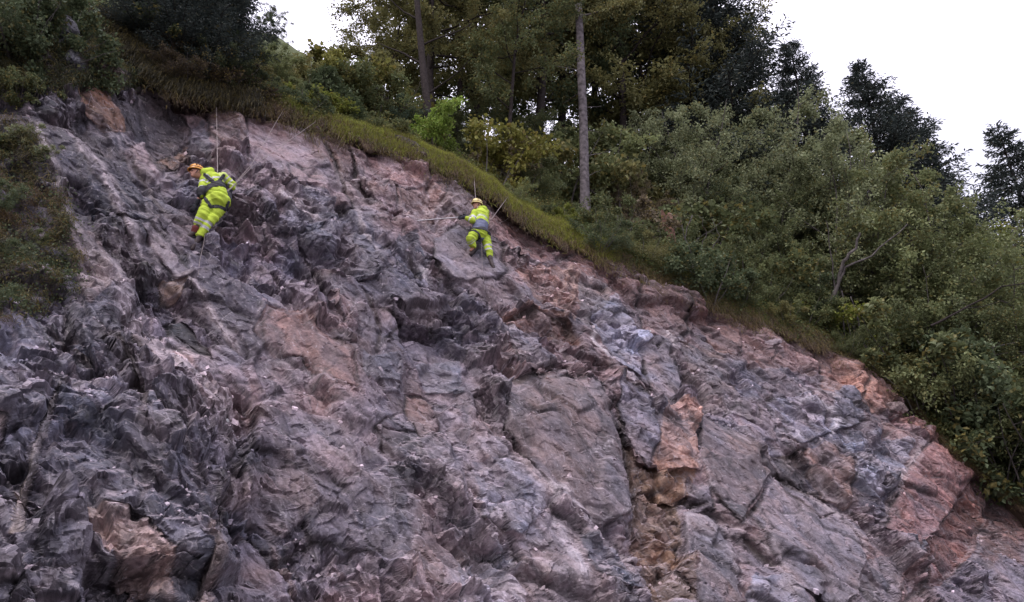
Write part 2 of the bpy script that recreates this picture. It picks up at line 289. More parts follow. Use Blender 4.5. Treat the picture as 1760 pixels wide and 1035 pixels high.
def rock_fields(P, S, T, first=False):
    """displacement along the normal, displacement towards the road, albedo, ledge mask"""
    px, py = project(P)
    wx = fbm(S*.9, T*.9, 21, 4); wy = fbm(S*.9+9, T*.9+4, 22, 4)
    wf = fbm(S*5, T*5, 23, 3); wg = fbm(S*5+7, T*5, 24, 3)
    qx = px+9*wx+1.6*wf; qy = py+9*wy+1.6*wg
    S1, T1 = S+.25*wx+.014*wf, T+.25*wy+.014*wg
    smooth = np.zeros(S.shape); dcam = np.zeros(S.shape)
    # colour base
    m1 = fbm(S*.28+4, T*.28, 41, 4); m2 = fbm(S*.5, T*.5+8, 42, 4); m3 = fbm(S*1.5, T*1.5, 43, 4)
    col = np.empty(S.shape+(3,)); col[:] = PURP
    def mix(c, wgt):
        col[:] = col*(1-wgt[..., None])+np.array(c)*wgt[..., None]
    mix(BLUE, sstep(-.05, .45, m1)*.75)
    mix(PINK, sstep(0, .4, m2)*.7)
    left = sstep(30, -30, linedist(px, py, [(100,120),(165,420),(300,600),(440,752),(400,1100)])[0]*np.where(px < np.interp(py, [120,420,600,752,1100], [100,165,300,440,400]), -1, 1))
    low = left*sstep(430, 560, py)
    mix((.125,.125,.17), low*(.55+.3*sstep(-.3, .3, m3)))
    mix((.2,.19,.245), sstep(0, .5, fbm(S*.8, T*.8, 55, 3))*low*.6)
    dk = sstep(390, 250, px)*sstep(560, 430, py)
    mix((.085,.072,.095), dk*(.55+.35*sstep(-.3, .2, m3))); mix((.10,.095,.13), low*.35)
    # soil band under the turf
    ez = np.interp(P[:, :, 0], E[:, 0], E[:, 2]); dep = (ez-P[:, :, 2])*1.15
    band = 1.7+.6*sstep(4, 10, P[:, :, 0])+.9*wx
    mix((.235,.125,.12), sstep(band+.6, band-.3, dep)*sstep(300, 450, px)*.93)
    mid = sstep(.0, .35, fbm(S*.35+7, T*.35+3, 61, 3))
    mix((.26,.24,.31), mid*sstep(1000, 1300, px)*sstep(900, 700, py)*.5)
    # pale crushed rock lower centre
    pm = np.exp(-((px-900)/260)**2-((py-930)/170)**2); mix((.36,.32,.36), np.clip(pm*(.45+.6*m3), 0, .8))
    # --- geometry layers
    A = math.radians(-52)
    D0, r0, e0 = facets(S1, T1, 2.3, A, 2.2, .22, .16, 101)
    D1, r1, e1 = facets(S1, T1, .95, A+.25, 1.9, .11, .25, 111)
    C1 = crumple(S1*1.1, T1*1.1, .4, 141)*.13+crumple(S1*2.7, T1*2.7, 1.3, 142)*.045
    
    # crushed, thin-bedded zones with fine parallel splinters
    sx, sy = math.cos(A), math.sin(A)
    along = (S1*sx+T1*sy); acr = (-S1*sy+T1*sx)
    ridg = 1-np.abs(vnoise(along*.9, acr*5.5+wf*.6, 151)*2-1); ridg2 = 1-np.abs(vnoise(along*2.2+3, acr*13, 152)*2-1)
    for poly, off, (gx, gy), sm, c, cw in SLABS:
        xs = [p[0] for p in poly]; ys = [p[1] for p in poly]
        bb = (px > min(xs)-15) & (px < max(xs)+15) & (py > min(ys)-15) & (py < max(ys)+15)
        if not bb.any(): continue
        ins = bb & inpoly(qx, qy, poly)
        cx, cy = sum(xs)/len(xs), sum(ys)/len(ys)
        dcam[ins] = (off+gx*(px-cx)/100+gy*(py-cy)/100)[ins]; smooth[ins] = sm
        var = (1+.16*m3+.22*fbm(along*1.2, acr*5, 77, 3))
        k = ins[..., None]; cc = np.array(c)*var[..., None]
        cwn = (cw*np.clip(.85+.4*m3+.2*wf, .35, 1))[..., None]; np.copyto(col, col*(1-cwn)+cc*cwn, where=k)
    calm = (r1 < .42)&(e1 > .0); smooth = np.maximum(smooth, calm*.72)
    calm = (r0 < .25); smooth = np.maximum(smooth, calm*.6); low2 = low*.5; smooth = smooth*(1-low2*(smooth < .75))
    rough = 1-smooth; SE = np.full(S.shape, 99.); SEw = fbm(S*1.4+3, T*1.4, 63, 3)
    for poly, off, g_, sm, c, cw in SLABS:
        if sm < .55: continue
        xs = [p[0] for p in poly]; ys = [p[1] for p in poly]; bb = (px > min(xs)-20) & (px < max(xs)+20) & (py > min(ys)-20) & (py < max(ys)+20)
        if bb.any(): SE[bb] = np.minimum(SE[bb], linedist(qx[bb], qy[bb], list(poly)+[poly[0]])[0])
    def blur(a, n):
        for _ in range(n):
            a = a.copy(); a[1:-1] = .25*a[:-2]+.5*a[1:-1]+.25*a[2:]; a[:, 1:-1] = .25*a[:, :-2]+.5*a[:, 1:-1]+.25*a[:, 2:]
        return a
    rough = blur(rough, 3)
    D0 = blur(D0, 5)*.85; D1 = blur(D1, 3)*.95; dcam = blur(dcam, 4)*.8
    D = D0*(.45+.55*rough)+D1*(.2+.8*rough)+C1*(.25+.75*rough)
    D = D-.09*np.exp(-(e1/.07)**2)*(.3+.7*rough)-.12*np.exp(-(e0/.09)**2)*(.35+.65*rough)
    D = blur(D, 2)
    CRD = np.zeros(S.shape)
    for pts, wd, h, c, cwid in CRESTS:
        d, sd, t = linedist(qx, qy, pts); CRD += h*.8*np.exp(-d/wd)*np.clip(np.minimum(t, 1-t)*6, .15, 1)*(.75+.5*wf)
    for pts, wd, h in CRACKS:
        d, sd, t = linedist(qx, qy, pts); CRD -= h*.8*np.exp(-(d/wd)**2)*np.clip(np.minimum(t, 1-t)*5, .1, 1)
    dcam += CRD-.09*np.exp(-(SE/3.2)**2)*sstep(-.4, .2, SEw)
    dcam += 1.1*left*sstep(330, 620, py)+.35*left
    dcam -= .8*np.exp(-((px-270)/60)**2-((py-215)/85)**2)
    dcam += .5*np.exp(-((px-640)/150)**2-((py-430)/130)**2)
    dcam += .55*np.exp(-((px-960)/140)**2-((py-700)/110)**2)
    dcam -= .45*np.exp(-((px-760)/90)**2-((py-640)/110)**2)
    dcam -= .6*np.exp(-((px-1690)/60)**2-((py-930)/130)**2)
    dcam += .35*fbm(S*.25, T*.25, 211, 2)
    D -= .34*np.exp(-((dep-.3)/.3)**2)*(.8+.6*wx); D -= .25*np.exp(-((dep-.4)/.4)**2)*sstep(700, 500, px)
    fade = sstep(0, .9, dep); D = D*(.4+.6*fade)-.05; dcam = dcam*(.15+.85*sstep(0, 1.4, dep))
    # stage one: the large forms; stage two: facets laid on them in space, so that nothing is stretched on the steep steps
    tocam = np.array([0, 0, CZ])-P; tocam /= np.linalg.norm(tocam, axis=-1, keepdims=True); tocam = tocam*.5+np.array([.12, -.80, -.25])*.5
    R1 = P+n_*D[..., None]+tocam*dcam[..., None]; Rb = R1
    if first: return R1
    for k in range(3): Rb = blur(Rb, 1)
    N1 = np.cross(np.gradient(Rb, axis=0), np.gradient(Rb, axis=1)); N1 /= np.linalg.norm(N1, axis=-1, keepdims=True)+1e-9; N1 *= np.sign(N1@n_)[..., None]+1e-9
    AL = e1_*math.cos(A)+e2_*math.sin(A); AC = -e1_*math.sin(A)+e2_*math.cos(A)
    Q3 = np.stack([R1@AL, R1@AC, R1@n_], -1); Q3[..., 0] += .012*wf+.15*wx; Q3[..., 1] += .012*wg+.08*wy
    d1, rr1, ee1 = facets3(Q3, .95, 1.9, .06, .24, 511); col *= (1+.35*(rr1-.5))[..., None]
    d2, r2, e2 = facets3(Q3, .42, 1.7, .05, .42, 521); Q3b = Q3@np.array([[.8, -.6, 0], [.6, .8, 0], [0, 0, 1]])
    d3, r3, e3 = facets3(Q3b, .19, 1.5, .024, .55, 531); d4, r4, e4 = facets3(Q3, .09, 1.4, .010, .55, 541)
    DD = blur(d1, 2)*(.3+.7*rough)+blur(d2, 1)*(.10+.9*rough)+d3*(.10+.9*rough)+d4*(.1+.3*rough)-.03*np.exp(-(e2/.03)**2)*rough-.04*np.exp(-(ee1/.035)**2)*(.4+.6*rough)
    ND = N1*.25+n_*.75; ND /= np.linalg.norm(ND, axis=-1, keepdims=True)
    R2 = R1+ND*(DD*sstep(0, .5, dep))[..., None]
    tone = 1+.24*(r4-.5)*(.2+.8*rough)+.34*(r1-.5)*(1-.6*smooth)+.42*(r2-.5)*(.25+.75*rough)+.34*(r3-.5)*(.25+.75*rough)+.2*fbm(S*4, T*4, 171, 4)+.22*(r0-.5)
    col *= tone[..., None]
    hue = fbm(S*2.2, T*2.2, 181, 4)+.5*(r2-.5)
    col[..., 0] *= 1+.16*hue; col[..., 2] *= 1-.14*hue
    # stains running down the beds on the smooth slabs
    st = sstep(.12, .5, fbm(along*.7, acr*3.4, 191, 4))*smooth; mix((.11,.10,.13), st*.5)
    mix((.42,.36,.39), np.exp(-(e1/.022)**2)*(r1 > .5)*sstep(-.1, .3, wf)*.7); mix((.40,.34,.38), np.exp(-(e2/.014)**2)*(r2 > .55)*rough*.6)
    mix((.085,.07,.08), np.exp(-(e2/.012)**2)*(r2 < .35)*.7)
    # pale calcite veins
    _, _, rv, ev = voronoi(S1+.3*wf, T1+.3*wg, .8, A+.15, 3.2, 201)
    vein = np.exp(-(ev/.012)**2)*sstep(.15, .45, fbm(S*1.1, T*1.1, 202, 3)); mix((.5,.45,.5), vein*.5)
    _, _, rv, ev = voronoi(S1+.2*wf, T1+.2*wg, .3, A+1.3, 2.2, 205)
    vein = np.exp(-(ev/.008)**2)*sstep(.2, .5, fbm(S*1.6+5, T*1.6, 206, 3))*rough; mix((.48,.43,.48), vein*.35)
    for pts, wd, h, c, cwid in CRESTS:
        d, sd, t = linedist(qx, qy, pts); tap = np.clip(np.minimum(t, 1-t)*6, .15, 1)*(.75+.5*wf)
        mix(c, np.clip(1.6*np.exp(-(d/cwid)**2)*tap, 0, .9)*(.6+.4*r3))
    for pts, wd, h in CRACKS:
        d, sd, t = linedist(qx, qy, pts); mix((.10,.075,.075), np.exp(-(d/(wd*.6))**2)*.8*np.clip(np.minimum(t, 1-t)*5, .1, 1))
    mix((.055,.045,.052), np.exp(-(SE/2.2)**2)*sstep(-.35, .25, SEw)*.75); mix((.42,.36,.39), np.exp(-((SE-4.5)/1.8)**2)*sstep(.0, .35, -SEw+.4*wg)*.5)
    mix((.055,.045,.055), np.exp(-(e1/.035)**2)*sstep(-.3, .3, wx+wf*.4)*.65); mix((.05,.04,.05), np.exp(-(ee1/.022)**2)*.55*sstep(-.2, .4, wy))
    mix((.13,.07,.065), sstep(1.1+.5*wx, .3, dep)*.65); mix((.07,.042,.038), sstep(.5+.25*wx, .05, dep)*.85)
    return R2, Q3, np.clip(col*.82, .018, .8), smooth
n_ = np.array([FM, -1, FK]); n_ = n_/np.linalg.norm(n_)
e1_ = np.array([1, FM, 0])/math.hypot(1, FM); e2_ = np.cross(n_, e1_); e2_ = e2_ if e2_[2] > 0 else -e2_
def facegrid(xs, nz):
    tt = np.linspace(0, 1, nz); ed = edge_at(xs)
    X = np.repeat(xs[:, None], nz, 1); Z = -.6+(ed[:, 2][:, None]+.6)*tt[None]**.95
    return np.stack([X, FY0+FK*Z+FM*X, Z], -1)
QUAL = 1.2
xs = [-16.0]
while xs[-1] < 24: xs.append(xs[-1]+(.0165+.0011*(xs[-1]+16)*.9)/QUAL*(1 if xs[-1] > -12 else 2.5)*(1 if xs[-1] < 15 else 2))
xs = np.array(xs)
# a first coarse pass finds where the face is steep or near, and the mesh rows and columns are packed there
Pc = facegrid(xs[::2], int(410*QUAL)); Rc1 = rock_fields(Pc, Pc@e1_, Pc@e2_, True)
def repack(Pa, Ra, n, keep):
    """resample along axis 1 so that the points lie evenly on the displaced surface"""
    ds = np.linalg.norm(np.diff(Ra, axis=1), axis=-1)/np.linalg.norm(Ra[:, 1:]-[0, 0, CZ], axis=-1); u_ = np.linspace(0, 1, ds.shape[1]+1)
    k_ = np.ones(9)/9; ds = np.apply_along_axis(lambda c: np.convolve(np.pad(c, 4, 'edge'), k_, 'valid'), 0, ds)      # neighbours agree
    cu = np.concatenate([np.zeros((len(ds), 1)), np.cumsum(ds, 1)], 1); cu /= cu[:, -1:]; cu = cu*(1-keep)+u_*keep; t_ = np.linspace(0, 1, n)
    U = np.stack([np.interp(t_, c, u_) for c in cu])*(ds.shape[1]); a = np.clip(U.astype(int), 0, ds.shape[1]-1); f = (U-a)[..., None]; r = np.arange(len(a))[:, None]
    return Pa[r, a]*(1-f)+Pa[r, a+1]*f, Ra[r, a]*(1-f)+Ra[r, a+1]*f
P_, R_ = repack(Pc, Rc1, int(860*QUAL), .15)
P_, R_ = repack(P_.transpose(1, 0, 2), R_.transpose(1, 0, 2), len(xs), .15); P = np.ascontiguousarray(P_.transpose(1, 0, 2))
S = P@e1_; T = P@e2_
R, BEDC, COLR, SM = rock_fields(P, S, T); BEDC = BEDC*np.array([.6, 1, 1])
SMV = SM
ROCKV = R.reshape(-1, 3)
gx_ = np.gradient(R, axis=0); gy_ = np.gradient(R, axis=1); NN = np.cross(gx_, gy_); NN /= np.linalg.norm(NN, axis=-1, keepdims=True)+1e-9
NN *= np.sign((NN@n_))[..., None]+1e-9                     # pale dust lies on the ledges
dust = sstep(.68, .95, NN[..., 2])*sstep(-.3, .3, fbm(S*1.2, T*1.2, 301, 4))*.55
COLR = COLR*(1-dust[..., None])+np.array((.40, .33, .365))*dust[..., None]
# ---------------------------------------------------------------- rock material
rock, t, b = newmat('fractured_limestone')
at = t.nodes.new('ShaderNodeAttribute'); at.attribute_name = 'tint'
geo = t.nodes.new('ShaderNodeNewGeometry')
nz1 = t.nodes.new('ShaderNodeTexNoise'); nz1.inputs['Scale'].default_value = 16; nz1.inputs['Detail'].default_value = 9; nz1.inputs['Roughness'].default_value = .7
nz2 = t.nodes.new('ShaderNodeTexNoise'); nz2.inputs['Scale'].default_value = 70; nz2.inputs['Detail'].default_value = 6; nz2.inputs['Roughness'].default_value = .75
vr = t.nodes.new('ShaderNodeTexVoronoi'); vr.inputs['Scale'].default_value = 22; vr.feature = 'F1'
for q in (nz1, nz2, vr): t.links.new(geo.outputs['Position'], q.inputs['Vector'])
mr = t.nodes.new('ShaderNodeMapRange'); mr.inputs['From Min'].default_value = .3; mr.inputs['From Max'].default_value = .7; mr.inputs['To Min'].default_value = .62; mr.inputs['To Max'].default_value = 1.38
t.links.new(nz1.outputs['Fac'], mr.inputs['Value'])
mr2 = t.nodes.new('ShaderNodeMapRange'); mr2.inputs['From Min'].default_value = .3; mr2.inputs['From Max'].default_value = .7; mr2.inputs['To Min'].default_value = .75; mr2.inputs['To Max'].default_value = 1.25
t.links.new(nz2.outputs['Fac'], mr2.inputs['Value'])
mu = t.nodes.new('ShaderNodeMath'); mu.operation = 'MULTIPLY'; t.links.new(mr.outputs[0], mu.inputs[0]); t.links.new(mr2.outputs[0], mu.inputs[1])
vm = t.nodes.new('ShaderNodeVectorMath'); vm.operation = 'SCALE'; t.links.new(at.outputs['Color'], vm.inputs[0]); t.links.new(mu.outputs[0], vm.inputs['Scale'])
# fine angular facets: every Voronoi cell is a small tilted plane with a tone of its own
bd = t.nodes.new('ShaderNodeAttribute'); bd.attribute_name = 'bed'
def vmath(op, a, b_=None, val=None):
    n = t.nodes.new('ShaderNodeVectorMath'); n.operation = op; t.links.new(a, n.inputs[0])
    if b_ is not None: t.links.new(b_, n.inputs[1])
    if val is not None: n.inputs[1].default_value = val
    return n
def math_(op, a, b_=None, v=None, c=None):
    n = t.nodes.new('ShaderNodeMath'); n.operation = op; t.links.new(a, n.inputs[0])
    if b_ is not None: t.links.new(b_, n.inputs[1])
    if v is not None: n.inputs[1].default_value = v
    if c is not None: n.inputs[2].default_value = c
    return n.outputs[0]
wn = t.nodes.new('ShaderNodeTexNoise'); wn.inputs['Scale'].default_value = 3.5; wn.inputs['Detail'].default_value = 3; t.links.new(bd.outputs['Vector'], wn.inputs['Vector'])
wv = vmath('SCALE', wn.outputs['Color']); wv.inputs['Scale'].default_value = .018
wp = vmath('ADD', bd.outputs['Vector'], wv.outputs[0])
hts = []; tones = []
for sc_, amp in ((4.5, .8), (10, 1.1), (22, 1.0)):
    v_ = t.nodes.new('ShaderNodeTexVoronoi'); v_.inputs['Scale'].default_value = sc_; t.links.new(wp.outputs[0], v_.inputs['Vector'])
    df = vmath('SUBTRACT', wp.outputs[0], v_.outputs['Position']); cc_ = vmath('SUBTRACT', v_.outputs['Color'], None, (.5, .5, .5))
    dt = vmath('DOT_PRODUCT', df.outputs[0], cc_.outputs[0]); hts.append(math_('MULTIPLY', dt.outputs['Value'], None, amp*2))
    sx_ = t.nodes.new('ShaderNodeSeparateColor'); t.links.new(v_.outputs['Color'], sx_.inputs[0]); tones.append(sx_.outputs[2])
ca = t.nodes.new('ShaderNodeAttribute'); ca.attribute_name = 'calm'
cr = t.nodes.new('ShaderNodeMapRange'); cr.inputs['From Max'].default_value = .95; cr.inputs['To Min'].default_value = 1; cr.inputs['To Max'].default_value = .22; t.links.new(ca.outputs['Fac'], cr.inputs['Value'])
hsum = math_('MULTIPLY', math_('ADD', math_('ADD', hts[0], hts[1]), hts[2]), cr.outputs[0])
tn0 = math_('SUBTRACT', math_('ADD', math_('ADD', tones[0], tones[1]), tones[2]), None, 1.5); tn = math_('ADD', math_('MULTIPLY', tn0, cr.outputs[0]), None, 1.5)
tm_ = t.nodes.new('ShaderNodeMapRange'); tm_.inputs['From Min'].default_value = .5; tm_.inputs['From Max'].default_value = 2.5; tm_.inputs['To Min'].default_value = .62; tm_.inputs['To Max'].default_value = 1.38; t.links.new(tn, tm_.inputs['Value'])
vm2 = t.nodes.new('ShaderNodeVectorMath'); vm2.operation = 'SCALE'; t.links.new(vm.outputs[0], vm2.inputs[0]); t.links.new(tm_.outputs[0], vm2.inputs['Scale'])
# pale scraped flecks and chipped edges
fl = t.nodes.new('ShaderNodeTexNoise'); fl.inputs['Scale'].default_value = 26; fl.inputs['Detail'].default_value = 4; t.links.new(bd.outputs['Vector'], fl.inputs['Vector'])
fr = t.nodes.new('ShaderNodeMapRange'); fr.inputs['From Min'].default_value = .64; fr.inputs['From Max'].default_value = .72; fr.inputs['To Max'].default_value = .6; t.links.new(fl.outputs['Fac'], fr.inputs['Value'])
ed = t.nodes.new('ShaderNodeTexVoronoi'); ed.feature = 'DISTANCE_TO_EDGE'; ed.inputs['Scale'].default_value = 4.5; t.links.new(wp.outputs[0], ed.inputs['Vector'])
er = t.nodes.new('ShaderNodeMapRange'); er.inputs['From Min'].default_value = .0; er.inputs['From Max'].default_value = .035; er.inputs['To Min'].default_value = .4; er.inputs['To Max'].default_value = 0; t.links.new(ed.outputs['Distance'], er.inputs['Value'])
em = t.nodes.new('ShaderNodeMapRange'); em.inputs['From Min'].default_value = .52; em.inputs['From Max'].default_value = .6; t.links.new(wn.outputs['Fac'], em.inputs['Value'])
ef = math_('MULTIPLY', er.outputs[0], em.outputs[0]); ff = math_('MAXIMUM', ef, fr.outputs[0])
mx = t.nodes.new('ShaderNodeMixRGB'); mx.inputs['Color2'].default_value = (.46, .41, .46, 1); t.links.new(vm2.outputs[0], mx.inputs['Color1']); t.links.new(ff, mx.inputs['Fac'])
t.links.new(mx.outputs[0], b.inputs['Base Color'])
b.inputs['Roughness'].default_value = .62; b.inputs['Specular IOR Level'].default_value = .45
ad = math_('MULTIPLY_ADD', nz1.outputs['Fac'], None, .020); ad_n = ad.node; t.links.new(hsum, ad_n.inputs[2])
ad2 = math_('MULTIPLY_ADD', nz2.outputs['Fac'], None, .008); t.links.new(ad, ad2.node.inputs[2])
bm = t.nodes.new('ShaderNodeBump'); bm.inputs['Strength'].default_value = 1.0; bm.inputs['Distance'].default_value = 1.0; t.links.new(ad2, bm.inputs['Height']); t.links.new(bm.outputs[0], b.inputs['Normal'])
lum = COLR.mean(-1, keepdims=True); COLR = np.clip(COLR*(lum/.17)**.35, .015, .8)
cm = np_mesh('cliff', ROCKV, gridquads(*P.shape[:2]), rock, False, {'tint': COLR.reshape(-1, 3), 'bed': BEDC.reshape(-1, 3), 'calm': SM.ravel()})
link('cliff', cm, kind='structure')
st_ = 6
Rc = R[::st_, ::st_]; CLIFF = BVHTree.FromPolygons([tuple(v) for v in Rc.reshape(-1, 3)], [tuple(int(i) for i in q[::-1]) for q in gridquads(*Rc.shape[:2])])
# ---------------------------------------------------------------- hillside above the face, ground below it
BX, BY, BR = -.30, .954, .906
LS = np.polyfit(E[7:27, 0], E[7:27, 2], 1)
def hill(x, w):
    x = np.asarray(x, float); w = np.asarray(w, float)
    e = edge_at(x); zl = np.polyval(LS, x); k = np.exp(-np.maximum(w, 0)/5)
    wz = .35*fbm(x*.22, w*.22, 71, 3)*sstep(0, 4, w)*np.minimum(1+w*.06, 3)+.07*fbm(x*1.6, w*1.6, 72, 3)
    z = zl+(e[..., 2]-zl)*k+w*BR*(1-.0025*np.maximum(w-20, 0))+wz
    lip = np.where(w < 0, w*1.0-.0, 0)
    return np.stack([e[..., 0]+w*BX, e[..., 1]+w*BY-.02, z+.10+lip], -1)
ws = np.concatenate([np.linspace(-.27, 0, 6)[:-1], np.linspace(0, 6, 50)[:-1], np.linspace(6, 25, 40)[:-1], np.linspace(25, 90, 30)])
hx = np.linspace(-17, 27, 900)
WW_ = np.repeat(ws[None], len(hx), 0); WW_ = np.where(WW_ < 0, WW_*np.clip(.8+1.5*fbm(hx*1.7, hx*0, 83, 2)+.8*fbm(hx*7, hx*0, 84, 2), .1, 2.2)[:, None], WW_)
HP = hill(np.repeat(hx[:, None], len(ws), 1), WW_)
hang = .22*fbm(hx*2.3, hx*0, 81, 3)+.1
HP[:, :5, 1] += (ws[None, :5]*hang[:, None])*.8
SK_ = edge_at(hx); SK_ = np.stack([SK_+np.array([-.2, .75, -.9]), HP[:, 0]*.45+(SK_+np.array([-.1, .4, -.35]))*.55], 1)
HP = np.concatenate([SK_, HP], 1); ws = np.concatenate([[-.4, -.35], ws])            # the underside of the turf lip runs back into the soil
turf, t, b = newmat('turf_soil')
g = t.nodes.new('ShaderNodeNewGeometry'); n1 = t.nodes.new('ShaderNodeTexNoise'); n1.inputs['Scale'].default_value = 3; n1.inputs['Detail'].default_value = 8
t.links.new(g.outputs['Position'], n1.inputs['Vector']); r = t.nodes.new('ShaderNodeValToRGB'); t.links.new(n1.outputs['Fac'], r.inputs['Fac'])
r.color_ramp.elements[0].position = .35; r.color_ramp.elements[0].color = (.045, .03, .024, 1); r.color_ramp.elements[1].position = .65; r.color_ramp.elements[1].color = (.085, .06, .045, 1)
t.links.new(r.outputs[0], b.inputs['Base Color']); b.inputs['Roughness'].default_value = .95; b.inputs['Specular IOR Level'].default_value = .1
wa = t.nodes.new('ShaderNodeAttribute'); wa.attribute_name = 'green'; gm_ = t.nodes.new('ShaderNodeMixRGB'); gm_.inputs['Color2'].default_value = (.075, .095, .035, 1)
t.links.new(wa.outputs['Fac'], gm_.inputs['Fac']); t.links.new(r.outputs[0], gm_.inputs['Color1']); t.links.new(gm_.outputs[0], b.inputs['Base Color'])
link('hillside', np_mesh('hillside', HP.reshape(-1, 3), gridquads(*HP.shape[:2]), turf, True, {'green': np.tile(sstep(.3, 1.5, ws)*.85, len(hx))}), kind='structure')
gm = simple_mat('gravel_ground', (.16, .15, .15), .95, .1, .35, 3, bump=.5)
gx = np.linspace(-1200, 1200, 60); GX, GY = np.meshgrid(gx, gx, indexing='ij')
link('ground', np_mesh('ground', np.stack([GX, GY, 0*GX-.02], -1).reshape(-1, 3), gridquads(60, 60), gm, True), kind='structure')
def at_px(px, w):
    lo, hi = -16.5, 26.0
    for _ in range(40):
        m = (lo+hi)/2; p = hill(m, w); q, _y = project(p)
        if q < px: lo = m
        else: hi = m
    return p
def height_to(p, py):
    v = (CYP-py)/F; return CZ+p[1]*(sp+v*cp)/(cp-v*sp)-p[2]
def cliff_hit(px, py):
    d = Vector(ray(px, py)).normalized(); h = CLIFF.ray_cast(Vector((0, 0, CZ)), d)
    return h[0], h[1], h[3]
# ---------------------------------------------------------------- plants
def leaf_mat(name, rough=.55, trans=.35, yellow=.1, lo=.55, hi=1.5):
    m, t, b = newmat(name)
    oi = t.nodes.new('ShaderNodeObjectInfo'); a = t.nodes.new('ShaderNodeAttribute'); a.attribute_name = 'rnd'
    mr = t.nodes.new('ShaderNodeMapRange'); mr.inputs['To Min'].default_value = lo; mr.inputs['To Max'].default_value = hi; t.links.new(a.outputs['Fac'], mr.inputs['Value'])
    sc = t.nodes.new('ShaderNodeVectorMath'); sc.operation = 'SCALE'; t.links.new(oi.outputs['Color'], sc.inputs[0]); t.links.new(mr.outputs[0], sc.inputs['Scale'])
    a2 = t.nodes.new('ShaderNodeAttribute'); a2.attribute_name = 'rnd2'
    th = t.nodes.new('ShaderNodeMapRange'); th.inputs['From Min'].default_value = 1-yellow-.12; th.inputs['From Max'].default_value = 1-yellow+.12; th.inputs['To Max'].default_value = .7; t.links.new(a2.outputs['Fac'], th.inputs['Value'])
    mxx = t.nodes.new('ShaderNodeMixRGB'); mxx.inputs['Color2'].default_value = (.22, .17, .05, 1); t.links.new(th.outputs[0], mxx.inputs['Fac']); t.links.new(sc.outputs[0], mxx.inputs['Color1'])
    t.links.new(mxx.outputs[0], b.inputs['Base Color']); b.inputs['Roughness'].default_value = rough; b.inputs['Specular IOR Level'].default_value = .25
    tr = t.nodes.new('ShaderNodeBsdfTranslucent'); t.links.new(mxx.outputs[0], tr.inputs['Color'])
    ms = t.nodes.new('ShaderNodeMixShader'); ms.inputs[0].default_value = trans
    o = t.nodes['Material Output']; t.links.new(b.outputs[0], ms.inputs[1]); t.links.new(tr.outputs[0], ms.inputs[2]); t.links.new(ms.outputs[0], o.inputs['Surface'])
    return m
LEAF = leaf_mat('broad_leaves'); LEAFY = leaf_mat('autumn_leaves', yellow=.22); NEEDLE = leaf_mat('spruce_needles', trans=.12, yellow=0, lo=.5, hi=1.6); GRASSM = leaf_mat('grass_blades', trans=.3, yellow=.3)
def patchy(m):
    t = m.node_tree; sc = [n for n in t.nodes if n.type == 'VECT_MATH'][0]; mxx = [n for n in t.nodes if n.type == 'MIX_RGB'][0]
    g = t.nodes.new('ShaderNodeNewGeometry'); n = t.nodes.new('ShaderNodeTexNoise'); n.inputs['Scale'].default_value = 1.1; n.inputs['Detail'].default_value = 4; t.links.new(g.outputs['Position'], n.inputs['Vector'])
    r = t.nodes.new('ShaderNodeMapRange'); r.inputs['From Min'].default_value = .45; r.inputs['From Max'].default_value = .62; r.inputs['To Max'].default_value = .8; t.links.new(n.outputs['Fac'], r.inputs['Value'])
    q = t.nodes.new('ShaderNodeMixRGB'); q.inputs['Color2'].default_value = (.13, .085, .06, 1); t.links.new(r.outputs[0], q.inputs['Fac']); t.links.new(sc.outputs[0], q.inputs['Color1']); t.links.new(q.outputs[0], mxx.inputs['Color1'])
patchy(GRASSM); GRASSB = leaf_mat('fresh_grass_blades', trans=.35, yellow=.25)
BARK = simple_mat('dark_bark', (.032, .026, .026), .9, .1, .4, 14, bump=.6)
BARKG = simple_mat('pale_grey_bark', (.105, .092, .10), .85, .15, .65, 7, bump=.5)
BARKM = simple_mat('grey_bark', (.09, .08, .08), .9, .1, .4, 9, bump=.5)
DEADW = simple_mat('rotten_wood', (.15, .085, .07), .95, .1, .5, 7, bump=.9)
def nrm(a): return a/(np.linalg.norm(a, axis=-1, keepdims=True)+1e-9)
class Geo:
    def __init__(s): s.V = []; s.Q = []; s.n = 0
    def tube(s, pts, rad, sides=6):
        pts = np.asarray(pts, float); n = len(pts); tg = nrm(np.gradient(pts, axis=0))
        ref = np.array([0, 0, 1.]) if abs(tg[0][2]) < .9 else np.array([1., 0, 0])
        u = nrm(np.cross(tg, ref)); v = np.cross(tg, u); a = np.arange(sides)/sides*2*np.pi
        rad = np.broadcast_to(np.asarray(rad, float), (n,))
        V = pts[:, None]+rad[:, None, None]*(np.cos(a)[None, :, None]*u[:, None]+np.sin(a)[None, :, None]*v[:, None])
        i = np.arange(n*sides).reshape(n, sides); j = np.roll(i, -1, 1)
        s.V.append(V.reshape(-1, 3)); s.Q.append(np.stack([i[:-1], j[:-1], j[1:], i[1:]], -1).reshape(-1, 4)+s.n); s.n += n*sides
        # closed end
        if sides == 6:
            e = i[-1]; s.Q.append(np.array([[e[0], e[1], e[2], e[3]], [e[0], e[3], e[4], e[5]]])+s.n-n*sides)
    def mesh(s, name, mat, smooth=True, attrs=None):
        return np_mesh(name, np.concatenate(s.V), np.concatenate(s.Q), mat, smooth, attrs)
